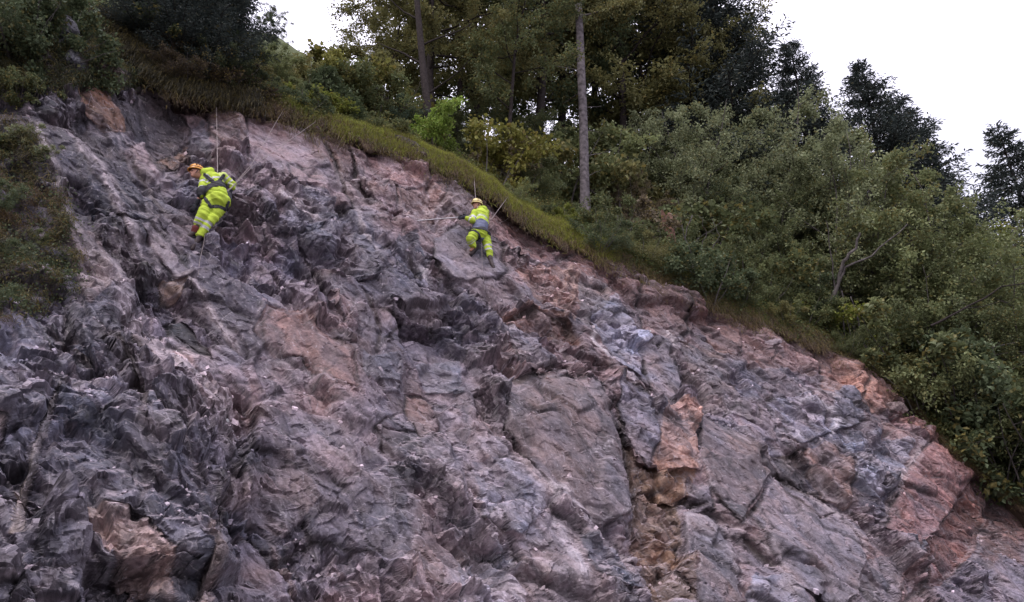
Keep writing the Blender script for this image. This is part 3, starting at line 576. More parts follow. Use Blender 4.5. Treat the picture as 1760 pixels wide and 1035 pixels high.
def leaf_mesh(name, C, A, N, L, W, mat, r, tone=None):
    n = len(C); A = nrm(A); Sx = nrm(np.cross(A, N)); L = L[:, None]; W = W[:, None]; N = np.cross(Sx, A)
    V = np.stack([C, C+A*L*.45-Sx*W*.5+N*L*.08, C+A*L-N*L*.12, C+A*L*.45+Sx*W*.5+N*L*.08], 1)
    rr = r.random(n) if tone is None else np.clip(tone*.6+.4*r.random(n), 0, 1)
    return np_mesh(name, V.reshape(-1, 3), np.arange(n*4).reshape(n, 4), mat, False, {'rnd': np.repeat(rr, 4), 'rnd2': np.repeat(r.random(n), 4)})
def path(p0, d, L, n, r, wob=.15, up=0.):
    pts = [np.array(p0, float)]; d = nrm(np.array(d, float))
    for k in range(n):
        d = nrm(d+r.normal(0, wob, 3)+np.array([0, 0, up])); pts.append(pts[-1]+d*L/n)
    return np.array(pts)
def lerp_path(p, t):
    f = t*(len(p)-1); i = min(int(f), len(p)-2); return p[i]+(p[i+1]-p[i])*(f-i), nrm(p[i+1]-p[i])
def grow(name, seed, H, spread, base=.25, n1=16, n2=8, n3=6, nleaf=24, leafL=.09, tr=.16, stems=1, lean=.0, up1=.35, bark=None, leaf=None, wood=True, taper=.12, lw=.62, droop=0.):
    """a broadleaf tree or shrub: stems, limbs, twigs and single leaves"""
    r = np.random.default_rng(seed); G = Geo(); C = []; A = []; TO = []
    for s in range(stems):
        if stems == 1: d0 = (r.normal(0, .04)+lean, r.normal(0, .04), 1); p0 = (0, 0, -.3); h = H
        else:
            an = 2*np.pi*(s+r.random())/stems; k = r.uniform(.25, .8) if H < 3 else r.uniform(.05, .28); d0 = (math.cos(an)*k+lean, math.sin(an)*k, 1); p0 = (math.cos(an)*.12, math.sin(an)*.12, -.25); h = H*r.uniform(.75, 1.05)
        tp = path(p0, d0, h+.3, 12, r, .05 if stems == 1 else .09, .05)
        rr = np.linspace(1, taper, 13)*tr; rr[0] *= 1.35; G.tube(tp, rr, 6)
        m1 = n1 if stems == 1 else max(3, n1//stems)
        for i in range(m1):
            t0 = base+(1-base)*(i+r.random())/m1; t0 = min(t0, .99); p, d = lerp_path(tp, t0*.985)
            an = r.random()*2*np.pi; prof = math.sin(math.pi*min(1, (t0-base)/(1-base)*.72+.2))**.75+.0
            L1 = spread*prof*r.uniform(.7, 1.15); dd = np.array([math.cos(an), math.sin(an), up1+r.normal(0, .2)])
            b1 = path(p, dd, L1, 7, r, .16, .03-droop); G.tube(b1, np.linspace(.34, .08, 8)*tr*(1.1-t0*.6), 5)
            for j in range(n2):
                t1 = .2+.8*(j+r.random())/n2; q, e = lerp_path(b1, min(t1, .99))
                d2 = nrm(e*.6+r.normal(0, .55, 3)+np.array([0, 0, .1])); L2 = L1*.42*r.uniform(.6, 1.2)*(1.15-t1*.5)
                b2 = path(q, d2, L2, 4, r, .2, -droop); G.tube(b2, np.linspace(.09, .03, 5)*tr, 3)
                tone = r.random()
                for k in range(n3):
                    q2, e2 = lerp_path(b2, min(.99, .15+.85*r.random())); d3 = nrm(e2*.5+r.normal(0, .6, 3)); L3 = L2*.45*r.uniform(.5, 1.3)
                    ts = r.random(nleaf)
                    c = q2+d3*L3*ts[:, None]+r.normal(0, .035+leafL*.35, (nleaf, 3)); C.append(c)
                    A.append(nrm(d3*.6+r.normal(0, .7, (nleaf, 3))+np.array([0, 0, -.35]))); TO.append(np.full(nleaf, tone))
    C = np.concatenate(C); A = np.concatenate(A); n = len(C)
    N = nrm(r.normal(0, .45, (n, 3))+np.array([0, 0, 1.])); L = leafL*r.uniform(.6, 1.35, n)
    tm = G.mesh(name+'_trunk', bark or BARK); lm = leaf_mesh(name+'_crown', C, A, N, L, L*lw, leaf or LEAF, r, np.concatenate(TO))
    return dict(trunk=tm, crown=lm, H=H)
def spruce(name, seed, H, R, base=.08, dens=1.0, gap=.3):
    r = np.random.default_rng(seed); G = Geo(); C = []; A = []; LL = []; WW = []; TO = []
    tp = path((0, 0, -.3), (0, 0, 1), H+.3, 14, r, .012, .02); G.tube(tp, np.linspace(1, .06, 15)*H*.016, 6)
    z = base*H
    while z < H*.985:
        t = z/H; n = r.integers(4, 7); L0 = R*(1-t)**.82*(1 if t > .25 else .75+t)+.12
        for k in range(n):
            if r.random() < .12: continue
            an = r.random()*6.283; L = L0*r.uniform(.65, 1.15); p, d = lerp_path(tp, min(.99, (z+.3)/(H+.3)))
            bp = path(p, (math.cos(an), math.sin(an), .15+.4*t), L, 6, r, .06, -.05); bp[:, 2] += .10*L*np.linspace(0, 1, 7)**3*1.5
            G.tube(bp, np.linspace(1, .25, 7)*.012*(1+L*.5), 3)
            ns = int((5+L*7)*dens)
            for j in range(ns):
                tt = .12+.88*(j+r.random())/ns; q, e = lerp_path(bp, min(.99, tt)); side = 1 if j % 2 else -1
                lat = nrm(np.cross(e, (0, 0, 1)))*side; sl = L*.34*(1.1-tt)+.10
                dd = nrm(e*.75+lat*.8+np.array([0, 0, -.22])+r.normal(0, .12, 3)); m = max(3, int(sl/.038))
                s_ = (np.arange(m)+r.random(m))/m
                c = q+dd*sl*s_[:, None]+np.array([0, 0, -.12])*(s_[:, None]**2)*sl+r.normal(0, .015, (m, 3))
                C.append(c); A.append(nrm(dd+r.normal(0, .45, (m, 3))+np.array([0, 0, -.2]))); LL.append(r.uniform(.09, .16, m)); WW.append(r.uniform(.03, .05, m)); TO.append(np.full(m, tt*.7+.3*r.random()))
        z += gap*r.uniform(.7, 1.3)*(1.15-.5*t)
    C = np.concatenate(C); A = np.concatenate(A); N = nrm(r.normal(0, .6, (len(C), 3))+np.array([0, 0, 1.]))
    return dict(trunk=G.mesh(name+'_trunk', BARK), crown=leaf_mesh(name+'_crown', C, A, N, np.concatenate(LL), np.concatenate(WW), NEEDLE, r, np.concatenate(TO)), H=H)
PR = {
 'oakA': grow('oak', 11, 11, 3.3, .25, 24, 9, 7, 30, .075, .13, leaf=LEAFY),
 'oakB': grow('oak', 12, 12, 2.8, .2, 26, 9, 7, 28, .075, .11, leaf=LEAF, lean=.05),
 'ash': grow('ash', 13, 10, 2.2, .28, 22, 8, 6, 24, .07, .07, leaf=LEAFY, up1=.6),
 'alderA': grow('alder', 21, 6, 1.9, .10, 64, 6, 6, 13, .07, .05, stems=4, leaf=LEAF, bark=BARKM, lw=.72),
 'alderB': grow('alder', 22, 5.5, 1.8, .12, 65, 6, 6, 13, .075, .05, stems=5, leaf=LEAF, bark=BARKM, lw=.75),
 'alderC': grow('alder', 23, 5, 1.7, .1, 60, 6, 6, 13, .065, .05, stems=3, leaf=LEAFY, bark=BARKM, lw=.6, droop=.05),
 'bushA': grow('bush', 31, 2.0, .95, .08, 24, 7, 5, 13, .085, .022, stems=7, leaf=LEAF, bark=BARKM, lw=.7),
 'bushB': grow('bush', 32, 1.8, 1.0, .05, 24, 7, 5, 12, .065, .02, stems=8, leaf=LEAF, bark=BARKM, lw=.55, droop=.06),
 'bushC': grow('bush', 33, 1.7, .8, .1, 21, 6, 4, 8, .10, .02, stems=6, leaf=LEAFY, bark=BARKM, lw=.7),
 'spruceA': spruce('spruce', 41, 12, 3.3, dens=1.7, gap=.27), 'spruceB': spruce('spruce', 42, 10, 2.9, gap=.28, dens=1.6), 'sapling': spruce('sapling', 43, 2.2, 1.1, base=.02, dens=1.6, gap=.14),
}
for q_ in PR.values():
    n_v = len(q_['crown'].vertices); v_ = np.zeros(n_v*3, np.float32); q_['crown'].vertices.foreach_get('co', v_); q_['H'] = float(np.percentile(v_[2::3], 99.97)); q_['sub'] = v_.reshape(-1, 3)[::7]
NAMES = dict(oakA='broadleaf_tree', oakB='broadleaf_tree', ash='slender_tree', alderA='alder', alderB='alder', alderC='alder', bushA='shrub', bushB='shrub', bushC='shrub', spruceA='spruce', spruceB='spruce', sapling='young_spruce')
CATS = dict(oakA='tree', oakB='tree', ash='tree', alderA='small tree', alderB='small tree', alderC='small tree', bushA='shrub', bushB='shrub', bushC='shrub', spruceA='spruce', spruceB='spruce', sapling='young spruce')
G1=(.13,.155,.075); G2=(.20,.23,.11); OL=(.18,.18,.08); YG=(.19,.22,.05); PG=(.23,.26,.15); DK=(.10,.13,.07); SPR=(.045,.058,.055); BL=(.08,.115,.085); BRL=(.17,.14,.10)
def plant(kind, p, H, col, label, group=None, rz=None, wid=1.0, lean=(0, 0)):
    pr = PR[kind]; s = H/pr['H']; e = bpy.data.objects.new(NAMES[kind], None); COL.objects.link(e)
    e.location = p; e.rotation_euler = (lean[0], lean[1], rng.random()*6.28 if rz is None else rz); e.scale = (s*wid, s*wid, s); e.empty_display_size = .2
    e['label'] = label; e['category'] = CATS[kind]
    if group: e['group'] = group
    for k in ('trunk', 'crown'):
        nm = {'bush': 'stems', 'alde': 'stems'}.get(kind[:4], 'trunk') if k == 'trunk' else ('foliage' if kind[:4] == 'bush' else 'crown')
        o = bpy.data.objects.new(nm, pr[k]); COL.objects.link(o); o.parent = e; o.color = (*col, 1)
    return e
TREES = [  # kind, photo x, metres behind the edge, photo y of the top, colour, width, label, group
 ('oakA', 738, 5.30, -260, OL, 1.1, 'dark trunked broadleaf tree with a limb reaching out to the left, autumn olive leaves', None),
 ('oakB', 775, 7.10, -230, OL, 1.0, 'slim dark upright tree just right of the tree with the reaching limb', None),
 ('ash', 672, 7.10, -60, OL, 1.3, 'leftmost tall tree of the wood, thin olive crown against the white sky', None),
 ('oakA', 735, 9.35, -200, OL, 1.2, 'tall olive crowned tree of the dense wood on the slope', 'tall trees of the dense wood'),
 ('oakB', 830, 8.90, -330, OL, 1.2, 'tall olive crowned tree of the dense wood on the slope', 'tall trees of the dense wood'),
 ('ash', 868, 4.17, -150, G1, 1.2, 'slender pale stemmed tree between the bright green bush and the tall bare trunk', None),
 ('oakA', 920, 7.55, -350, DK, 1.2, 'tall dark green tree of the dense wood left of the tall bare trunk', 'tall dark trees left of the bare trunk'),
 ('oakB', 955, 10.25, -300, DK, 1.2, 'tall dark green tree of the dense wood left of the tall bare trunk', 'tall dark trees left of the bare trunk'),
 ('oakA', 1075, 8.00, -300, OL, 1.1, 'thin dark trunked tree with olive crown and sky gaps right of the tall bare trunk', 'trees with sky gaps right of the bare trunk'),
 ('oakB', 1110, 9.35, -300, OL, 1.1, 'thin dark trunked tree with olive crown and sky gaps right of the tall bare trunk', 'trees with sky gaps right of the bare trunk'),
 ('ash', 1150, 7.10, -150, OL, 1.3, 'thin dark trunked tree with olive crown and sky gaps right of the tall bare trunk', 'trees with sky gaps right of the bare trunk'),
 ('oakB', 1205, 8.00, -120, OL, 1.1, 'yellowish tree leaning against the big dark spruce', None),
 ('oakA', 1040, 12.05, -150, DK, 1.1, 'far dark tree closing the wood behind the bare trunk', 'far dark trees behind the bare trunk'),
 ('oakB', 880, 12.95, -150, DK, 1.1, 'far dark tree closing the wood behind the bare trunk', 'far dark trees behind the bare trunk'),
 ('spruceA', 1300, 7.10, -75, SPR, 1.1, 'big dark spruce filling the skyline right of the wood', None),
 ('spruceB', 1225, 8.90, -120, SPR, 1.1, 'dark spruce half hidden between the wood and the big dark spruce', None),
 ('spruceA', 1360, 8.00, 75, SPR, 1.05, 'lower dark spruce touching the right side of the big dark spruce', None),
 ('spruceA', 1480, 6.20, 108, SPR, 1.2, 'pointed dark spruce standing alone against the white sky', None),
 ('spruceB', 1550, 6.20, 168, SPR, 1.15, 'shorter spruce on the right flank of the pointed lone spruce', None),
 ('spruceB', 1600, 6.20, 262, SPR, 1.15, 'low dark spruce top stepping down right of the lone pointed spruce', None),
 ('spruceB', 1742, 5.30, 222, SPR, 1.15, 'dark conifer at the right edge of the photo', None),
 ('ash', 470, 5.30, 8, BL, 1.35, 'small airy tree standing free against the sky in the upper left', None),
 ('ash', 410, 4.40, 10, BL, 1.2, 'thin leafy sapling beside the dark overhanging conifers in the upper left', None),
 # small trees of the right bank
 ('alderA', 1120, 3.50, 205, PG, 1.0, 'pale leaved small tree just right of the tall bare trunk', None),
 ('alderB', 1185, 3.95, 180, PG, 1.0, 'pale green small tree under the yellowish tree', None),
 ('alderB', 1245, 4.00, 215, PG, 1.0, 'pale leaved small tree below the big dark spruce', 'pale small trees below the big spruce'),
 ('alderA', 1310, 4.50, 225, PG, 1.0, 'pale leaved small tree below the big dark spruce', 'pale small trees below the big spruce'),
 ('alderB', 1385, 4.00, 160, PG, 1.0, 'tallest pale leaved small tree between the two dark spruces', None),
 ('alderA', 1440, 3.00, 200, PG, 1.05, 'broad pale small tree in front of the lone pointed spruce', None),
 ('alderC', 1500, 3.00, 225, G2, 1.1, 'green and yellow small tree right in front of the lone pointed spruce', None),
 ('alderA', 1570, 3.00, 290, G2, 1.1, 'bright green small tree below the stepped spruce tops', None),
 ('alderB', 1630, 2.60, 330, G2, 1.1, 'leafy small tree at the lower end of the spruce skyline', None),
 ('alderC', 1690, 2.50, 385, YG, 1.0, 'yellow green small tree near the right edge of the photo', None),
 ('alderA', 1750, 2.20, 420, G2, 1.1, 'green small tree cut by the right edge of the photo', None),
 ('alderB', 1800, 3.20, 400, G1, 1.1, 'dark green small tree at the very right border', None),
 ('alderC', 1085, 3.60, 285, BRL, .9, 'brownish leaved small tree right beside the tall bare trunk', None),
 ('alderB', 1345, 2.30, 330, G1, 1.0, 'dark green small tree above the leaning grey stem', None),
 ('alderA', 1530, 1.60, 400, G1, 1.05, 'dark leafy small tree above the fallen bare branch', None),
 ('alderB', 1610, 1.30, 450, G1, 1.0, 'shaded small tree behind the fallen bare branch', None),
 ('alderC', 1700, 1.20, 520, G1, 1.0, 'low dark green tree overhanging the edge at the far right', None),
 # bushes
 ('bushA', 425, 3, 92, G1, 1.4, 'green bush right of the dark overhanging conifers', None),
 ('bushB', 462, 3.4, 84, G2, 1.4, 'grey green bush just left under the airy tree', None),
 ('bushC', 520, 3.6, 92, OL, 1.4, 'olive bush right under the airy tree on the skyline', None),
 ('bushA', 575, 4, 84, (.20,.20,.06), 1.4, 'yellow olive bush on the skyline in the gap of white sky', None),
 ('bushB', 618, 3.6, 100, G1, 1.4, 'green bush below the left end of the wood', None),
 ('bushB', 505, 2.2, 130, G2, 1.3, 'pale green bush on the slope left of the spruce sapling', None),
 ('bushC', 455, 1.8, 128, OL, 1.3, 'olive bush low on the slope under the airy tree', None),
 ('bushA', 780, 1.90, 168, (.22,.31,.07), 1.15, 'bright green bush on the grassy edge above the right worker', None),
 ('bushC', 828, 1.70, 200, (.19,.19,.05), .95, 'yellow green bush touching the right of the bright green bush', None),
 ('bushB', 690, 3.73, 160, BL, 1.3, 'bluish green bush in the shade under the dark trunked tree', None),
 ('bushA', 640, 3.95, 120, OL, 1.4, 'olive bush on the slope under the leftmost tall tree', None),
 ('bushC', 545, 3.95, 70, (.16,.16,.05), 1.4, 'yellowish bush on the skyline left of the wood', None),
 ('bushA', 600, 4.85, 75, OL, 1.5, 'tall olive bush on the skyline at the left end of the wood', None),
 ('bushB', 490, 3.50, 75, G2, 1.5, 'grey green bush below the small airy tree', None),
 ('bushA', 435, 4.00, 60, G1, 1.3, 'green bush at the foot of the thin leafy sapling', None),
 ('sapling', 562, 1.30, 112, DK, 1.25, 'small dark green spruce sapling on the grassy edge', None),
 ('sapling', 605, 1.00, 165, DK, 1.3, 'low dark sapling right of the small spruce sapling', None),
 ('bushC', 895, 3.00, 235, BRL, 1.1, 'brownish bush behind the bright green bush', None),
 ('bushB', 945, 2.60, 270, G1, 1.2, 'dark bush left of the tall bare trunk', None),
 ('bushC', 970, 3.60, 240, OL, 1.1, 'olive bush left behind the tall bare trunk', None),
 ('bushB', 1040, 1.60, 330, G1, 1.1, 'low dark bush at the foot of the tall bare trunk', None),
 ('bushA', 1040, 4.60, 215, G2, 1.1, 'green bush at the right of the tall bare trunk', None),
 ('bushC', 1105, 1.60, 335, BRL, 1.1, 'brownish green bush left of the broken red brown stump', None),
 ('bushB', 1190, 1.50, 380, G1, 1.1, 'low dark bush right of the broken red brown stump', None),
 ('bushC', 1225, 2.40, 340, G1, 1.1, 'thin leaved bush behind the low bush right of the stump', None),
]
for kk, (px, w_, ty) in enumerate([(1270, 1.6, 400), (1320, 1.1, 440), (1370, 1.4, 430), (1420, 1.0, 470), (1465, 1.2, 470), (1505, .8, 510), (1545, .9, 520), (1585, .6, 560), (1625, .7, 570), (1660, .5, 610), (1700, .6, 640), (1740, .5, 680), (1780, .6, 700)]):
    TREES.append((['bushB', 'bushA', 'bushC'][kk % 3], px, w_, ty, [G1, G2, G1, DK][kk % 4], 1.15, 'leafy bush of the thicket hanging over the right edge of the rock', 'thicket bushes along the right edge'))
for kk, px in enumerate([400, 425, 450, 478, 500, 530, 640, 665, 700, 905, 940, 975, 1030, 1058, 1085, 1112, 1140, 1172, 1200, 1228, 1262, 1290, 1345, 1372, 1400, 1428, 1455, 1482, 1508, 1532]):
    w_ = ([.25, .5, .12, .4, .7] if px < 1000 else [.1, .8, -.15, .4, .6])[kk % 5]; pe = at_px(px, w_); TREES.append((['bushB', 'bushC', 'bushA'][kk % 3], px, w_, float(project(pe+np.array([0, 0, ([.7, 1.0, .5, .8] if px < 1000 else [1.0, 1.4, .8, 1.2])[kk % 4]]))[1]), [G1, OL, G2, DK, YG, DK, G1][kk % 7], 1.25, 'low shrub rooted right on the turf edge above the rock', 'low shrubs along the turf edge'))
for kk, px in enumerate([205, 250, 285, 320, 350, 385, 230, 300, 265, 335, 400, 365, 240, 270, 292, 312, 342, 372, 412, 255, 280, 306, 330, 358, 392, 424]):
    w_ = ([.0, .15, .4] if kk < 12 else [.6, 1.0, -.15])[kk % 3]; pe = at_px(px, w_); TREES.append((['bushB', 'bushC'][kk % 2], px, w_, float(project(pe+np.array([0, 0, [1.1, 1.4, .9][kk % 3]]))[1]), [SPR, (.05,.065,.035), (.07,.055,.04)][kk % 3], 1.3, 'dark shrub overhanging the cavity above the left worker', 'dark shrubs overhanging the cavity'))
for kk, (px, w_, ty) in enumerate([(1260, 4.5, 300), (1330, 5, 330), (1400, 5, 340), (1470, 5, 360), (1540, 5, 390), (1600, 5, 410), (1660, 5, 440), (1720, 5, 470), (1200, 5.5, 280), (1130, 5.5, 250), (1000, 6, 210), (930, 6, 190), (850, 6, 180), (790, 7, 160), (1060, 6, 220), (720, 7, 150)]):
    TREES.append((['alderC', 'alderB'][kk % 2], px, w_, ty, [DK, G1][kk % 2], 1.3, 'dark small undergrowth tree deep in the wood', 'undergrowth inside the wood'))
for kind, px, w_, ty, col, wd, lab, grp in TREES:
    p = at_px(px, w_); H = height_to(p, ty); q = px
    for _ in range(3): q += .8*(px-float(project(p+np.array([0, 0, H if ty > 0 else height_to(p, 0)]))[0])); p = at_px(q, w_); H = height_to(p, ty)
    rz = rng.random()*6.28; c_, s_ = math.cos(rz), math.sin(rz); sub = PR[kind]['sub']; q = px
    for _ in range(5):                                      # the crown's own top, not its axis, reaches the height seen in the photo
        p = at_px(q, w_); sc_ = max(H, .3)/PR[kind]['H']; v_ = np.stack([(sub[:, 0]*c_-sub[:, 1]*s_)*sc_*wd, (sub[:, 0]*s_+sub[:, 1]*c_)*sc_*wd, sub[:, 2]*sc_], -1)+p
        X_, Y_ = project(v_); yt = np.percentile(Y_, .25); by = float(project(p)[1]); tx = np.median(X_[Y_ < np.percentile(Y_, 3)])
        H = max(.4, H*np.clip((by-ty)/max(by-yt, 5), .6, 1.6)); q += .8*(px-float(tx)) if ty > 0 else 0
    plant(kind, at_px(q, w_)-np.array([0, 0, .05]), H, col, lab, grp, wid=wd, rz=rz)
# ---- plants rooted on the rock face at the left
FACEPL = [
 ('bushC', 10, 265, .5, G1), ('bushC', 50, 240, .4, PG), ('bushC', 85, 265, .3, PG), ('bushB', 0, 350, .5, DK), ('bushC', 45, 330, .3, G1),
 ('bushB', 15, 440, .4, DK), ('bushB', 60, 410, .3, G1), ('bushB', 0, 520, .4, DK), ('bushB', 80, 460, .25, G1)]
for k, px, py, h, c in FACEPL:
    hp = cliff_hit(px, py)[0]
    if hp is None: continue
    plant(k, np.array(hp)+np.array([0, .1, -.1]), h, c, 'leafy shrub clinging to the mossy rib at the left edge', 'shrubs on the mossy left rib', wid=1.1, lean=(.5, 0), rz=0+rng.normal(0, .5))
FP2 = [('bushA', 60, 110, 1.7, DK, 'dark green leafy bush hanging in the top left corner'), ('bushB', 15, 90, 1.8, DK, 'dark bush at the left border below the top corner'), ('bushA', 110, 60, 1.4, DK, 'dark bush left above the grey boulder'),
       ('bushB', 190, 30, 1.5, DK, 'dark bush above the two boulders'), ('bushC', 35, 170, .6, G1, 'leafy twig bush under the top left bushes')]
for k, px, py, h, c, lab in FP2:
    hp = cliff_hit(px, py)[0]
    if hp is not None: plant(k, np.array(hp)+np.array([0, .1, -.1]), h, c, lab, wid=1.2, lean=(.4, 0))
for k, px, w_, ty, c, wd, lab in [('spruceB', 300, .1, -60, SPR, 1.5, 'dark conifer overhanging the cavity above the left worker'), ('spruceB', 355, .3, -40, SPR, 1.5, 'dark conifer right of the overhanging one'), ('spruceA', 250, .1, -110, SPR, 1.6, 'dark conifer above the upper boulder'), ('spruceA', 372, .9, 10, SPR, 1.2, 'rightmost dark conifer of the upper left clump'),
                                   ('spruceA', 325, 1.2, -150, SPR, 1.5, 'tall dark conifer behind the overhanging conifers')]:
    p = at_px(px, w_); plant(k, p, max(1.5, height_to(p, ty)), c, lab, wid=wd)
# ---------------------------------------------------------------- single trunks, stump, branches
def bare(name, label, cat, px, w_, pts, rad, mat, limbs=(), sides=6, base=None, **kw):
    p = at_px(px, w_) if base is None else np.array(base); e = bpy.data.objects.new(name, None); COL.objects.link(e); e.location = p; e['label'] = label; e['category'] = cat
    G = Geo(); G.tube(pts, rad, sides); link('trunk', G.mesh(name+'_trunk', mat), e)
    for L in limbs:
        G = Geo(); G.tube(L[0], L[1], 5); link('branch', G.mesh(name+'_branch', mat), e)
    return e
r_ = np.random.default_rng(5)
p = at_px(1006, 3.0); H = height_to(p, -260)
tp = path((0, 0, -.4), (.022, 0, 1), H+.4, 22, r_, .008, .0); tr = np.linspace(1.1, .72, 23)*.16; tr[0] = .27; tr[1] = .2
lb = []
for h, an, L, rr in [(.62, 3.1, 2.6, .05), (.60, .2, 1.6, .035), (.50, .15, 2.2, .04), (.40, 2.9, .9, .02), (.36, 3.4, 1.2, .02), (.27, -.1, .7, .018), (.22, .3, .8, .015), (.16, -.2, .9, .02), (.12, .1, .7, .018), (.74, 2.6, 2.4, .05), (.8, .4, 2.4, .05), (.88, 3.6, 2.0, .04), (.31, 1.9, 1.0, .015)]:
    q, d = lerp_path(tp, h); bp = path(q, (math.cos(an), math.sin(an)*.6, .15), L, 8, r_, .12, .02); lb.append((bp, np.linspace(1, .25, 9)*rr))
tall = bare('tall_bare_tree', 'tall straight pale grey trunk rising bare from the slope to the top of the photo', 'tree', 1006, 3.0, tp, tr, BARKG, lb)
C = []; A = []
for bp, _ in [lb[i] for i in (0, 1, 2, 9, 10, 11)]:
    for k in range(70):
        q, d = lerp_path(bp, .3+.69*r_.random()); dd = nrm(r_.normal(0, 1, 3)); n = 18; C.append(q+dd*.35*r_.random((n, 1))+r_.normal(0, .06, (n, 3))); A.append(r_.normal(0, 1, (n, 3)))
C = np.concatenate(C); A = np.concatenate(A); o = link('crown', leaf_mesh('crown', C, A, nrm(r_.normal(0, .5, C.shape)+[0, 0, 1]), np.full(len(C), .11), np.full(len(C), .07), LEAFY, r_), tall); o.color = (*OL, 1)
lb = []; p = at_px(736, 3.0); H = height_to(p, -220); tp = path((0, 0, -.4), (.02, 0, 1), H+.4, 16, r_, .03, .03)
for h, an, L, rr in [(.11, 3.3, 2.3, .075), (.2, .2, 1.8, .04), (.3, 3.0, 2.4, .05), (.36, .1, 2.0, .04), (.45, 2.8, 2.0, .04), (.55, .3, 1.8, .03)]:
    q, d = lerp_path(tp, h); lb.append((path(q, (math.cos(an), math.sin(an)*.5, .75), L, 8, r_, .10, .02), np.linspace(1, .25, 9)*rr))
bare('dark_limbed_tree', 'dark trunk with a thick crooked limb rising to the left, above the bright green bush', 'tree', 736, 3.0, tp, np.linspace(1.2, .5, 17)*.13, BARK, lb)
# broken stump
def stump():
    p = at_px(1155, 1.7); H = height_to(p, 366); n, m = 14, 12; a = np.arange(m)/m*6.283
    V = []
    for i in range(n):
        z = -.3+(H+.3)*i/(n-1); r = .19*(1.5 if i == 0 else 1.12-.25*i/n)*(1+.14*np.sin(a*3+i*.4)+.09*r_.normal(0, 1, m))
        zz = z+(0 if i < n-1 else r_.uniform(-.25, .12, m)); V.append(np.stack([r*np.cos(a), r*np.sin(a), zz+0*a], -1))
    V = np.concatenate(V); i = np.arange(n*m).reshape(n, m); j = np.roll(i, -1, 1)
    V = np.concatenate([V, [[0, 0, H-.18]]]); Q = np.stack([i[:-1], j[:-1], j[1:], i[1:]], -1).reshape(-1, 4)
    top = np.stack([i[-1][::2], i[-1][1::2], np.roll(i[-1][::2], -1), np.full(m//2, n*m)], -1)
    o = link('tree_stump', np_mesh('tree_stump', V, np.concatenate([Q, top]), DEADW, False), label='broken red brown rotten stump standing upright at the wood edge', category='stump'); o.location = p
stump()
def at_screen(px, py, p0):
    """world point seen at (px, py) at the same depth as p0"""
    d = p0[1]*cp+(p0[2]-CZ)*sp; return ray(px, py)*d+np.array([0, 0, CZ])
def wpath(pts, p0, jit=.02, sub=4, dd=None):
    W = np.array([at_screen(x, y, p0) for x, y in pts]); t = np.linspace(0, len(W)-1, (len(W)-1)*sub+1)
    Q = np.stack([np.interp(t, np.arange(len(W)), W[:, k]) for k in range(3)], -1); Q[1:-1] += r_.normal(0, jit, Q[1:-1].shape)
    if dd is not None: Q += np.linspace(0, 1, len(Q))[:, None]*np.array(dd)
    return Q-p0
def stick(name, label, cat, px, w_, main, r0, r1, mat, limbs=()):
    p = at_px(px, w_); P_ = wpath(main, p); lbs = [(wpath(l, p), np.linspace(rr, rr*.35, (len(l)-1)*4+1)) for l, rr in limbs]
    return bare(name, label, cat, px, w_, P_, np.linspace(r0, r1, len(P_)), mat, lbs, base=p)
stick('leaning_tree', 'thin grey stem leaning right and forking in the dark thicket', 'tree', 1425, .5, [(1420, 540), (1436, 500), (1450, 450), (1472, 425), (1478, 400)], .075, .03, BARKM,
      [([(1440, 490), (1452, 460), (1500, 440), (1560, 385)], .05), ([(1436, 500), (1428, 440), (1420, 380)], .03)])
stick('sapling_stem', 'pale upright thin stem left of the second pale stem in the dark thicket', 'sapling', 1450, .35, [(1452, 580), (1449, 540), (1447, 500)], .03, .015, BARKG)
stick('sapling_stem', 'pale curved thin stem right of the first pale stem in the dark thicket', 'sapling', 1475, .35, [(1478, 585), (1473, 545), (1462, 510)], .035, .015, BARKG)
stick('fallen_branch', 'long bare branch poking out nearly level over the right edge of the rock', 'branch', 1530, .1, [(1518, 630), (1560, 626), (1620, 612), (1680, 602), (1750, 588)], .035, .012, BARKG, [([(1620, 612), (1650, 618), (1690, 640)], .015)])
stick('dead_branch', 'thin dark branch sloping up through the foliage near the right border', 'branch', 1640, .3, [(1600, 560), (1660, 530), (1720, 495), (1790, 480)], .035, .012, BARK, [([(1660, 530), (1700, 525), (1740, 515)], .015)])
stick('dry_bush', 'tangle of bare pale twigs right of the broken stump', 'twigs', 1200, .9, [(1180, 430), (1178, 400), (1190, 370)], .02, .01, BARKG,
      [([(1178, 415), (1172, 390), (1168, 372)], .012), ([(1205, 430), (1215, 400), (1200, 370)], .014), ([(1225, 430), (1236, 405), (1222, 372)], .014), ([(1190, 425), (1200, 410), (1225, 395), (1240, 380)], .012)])
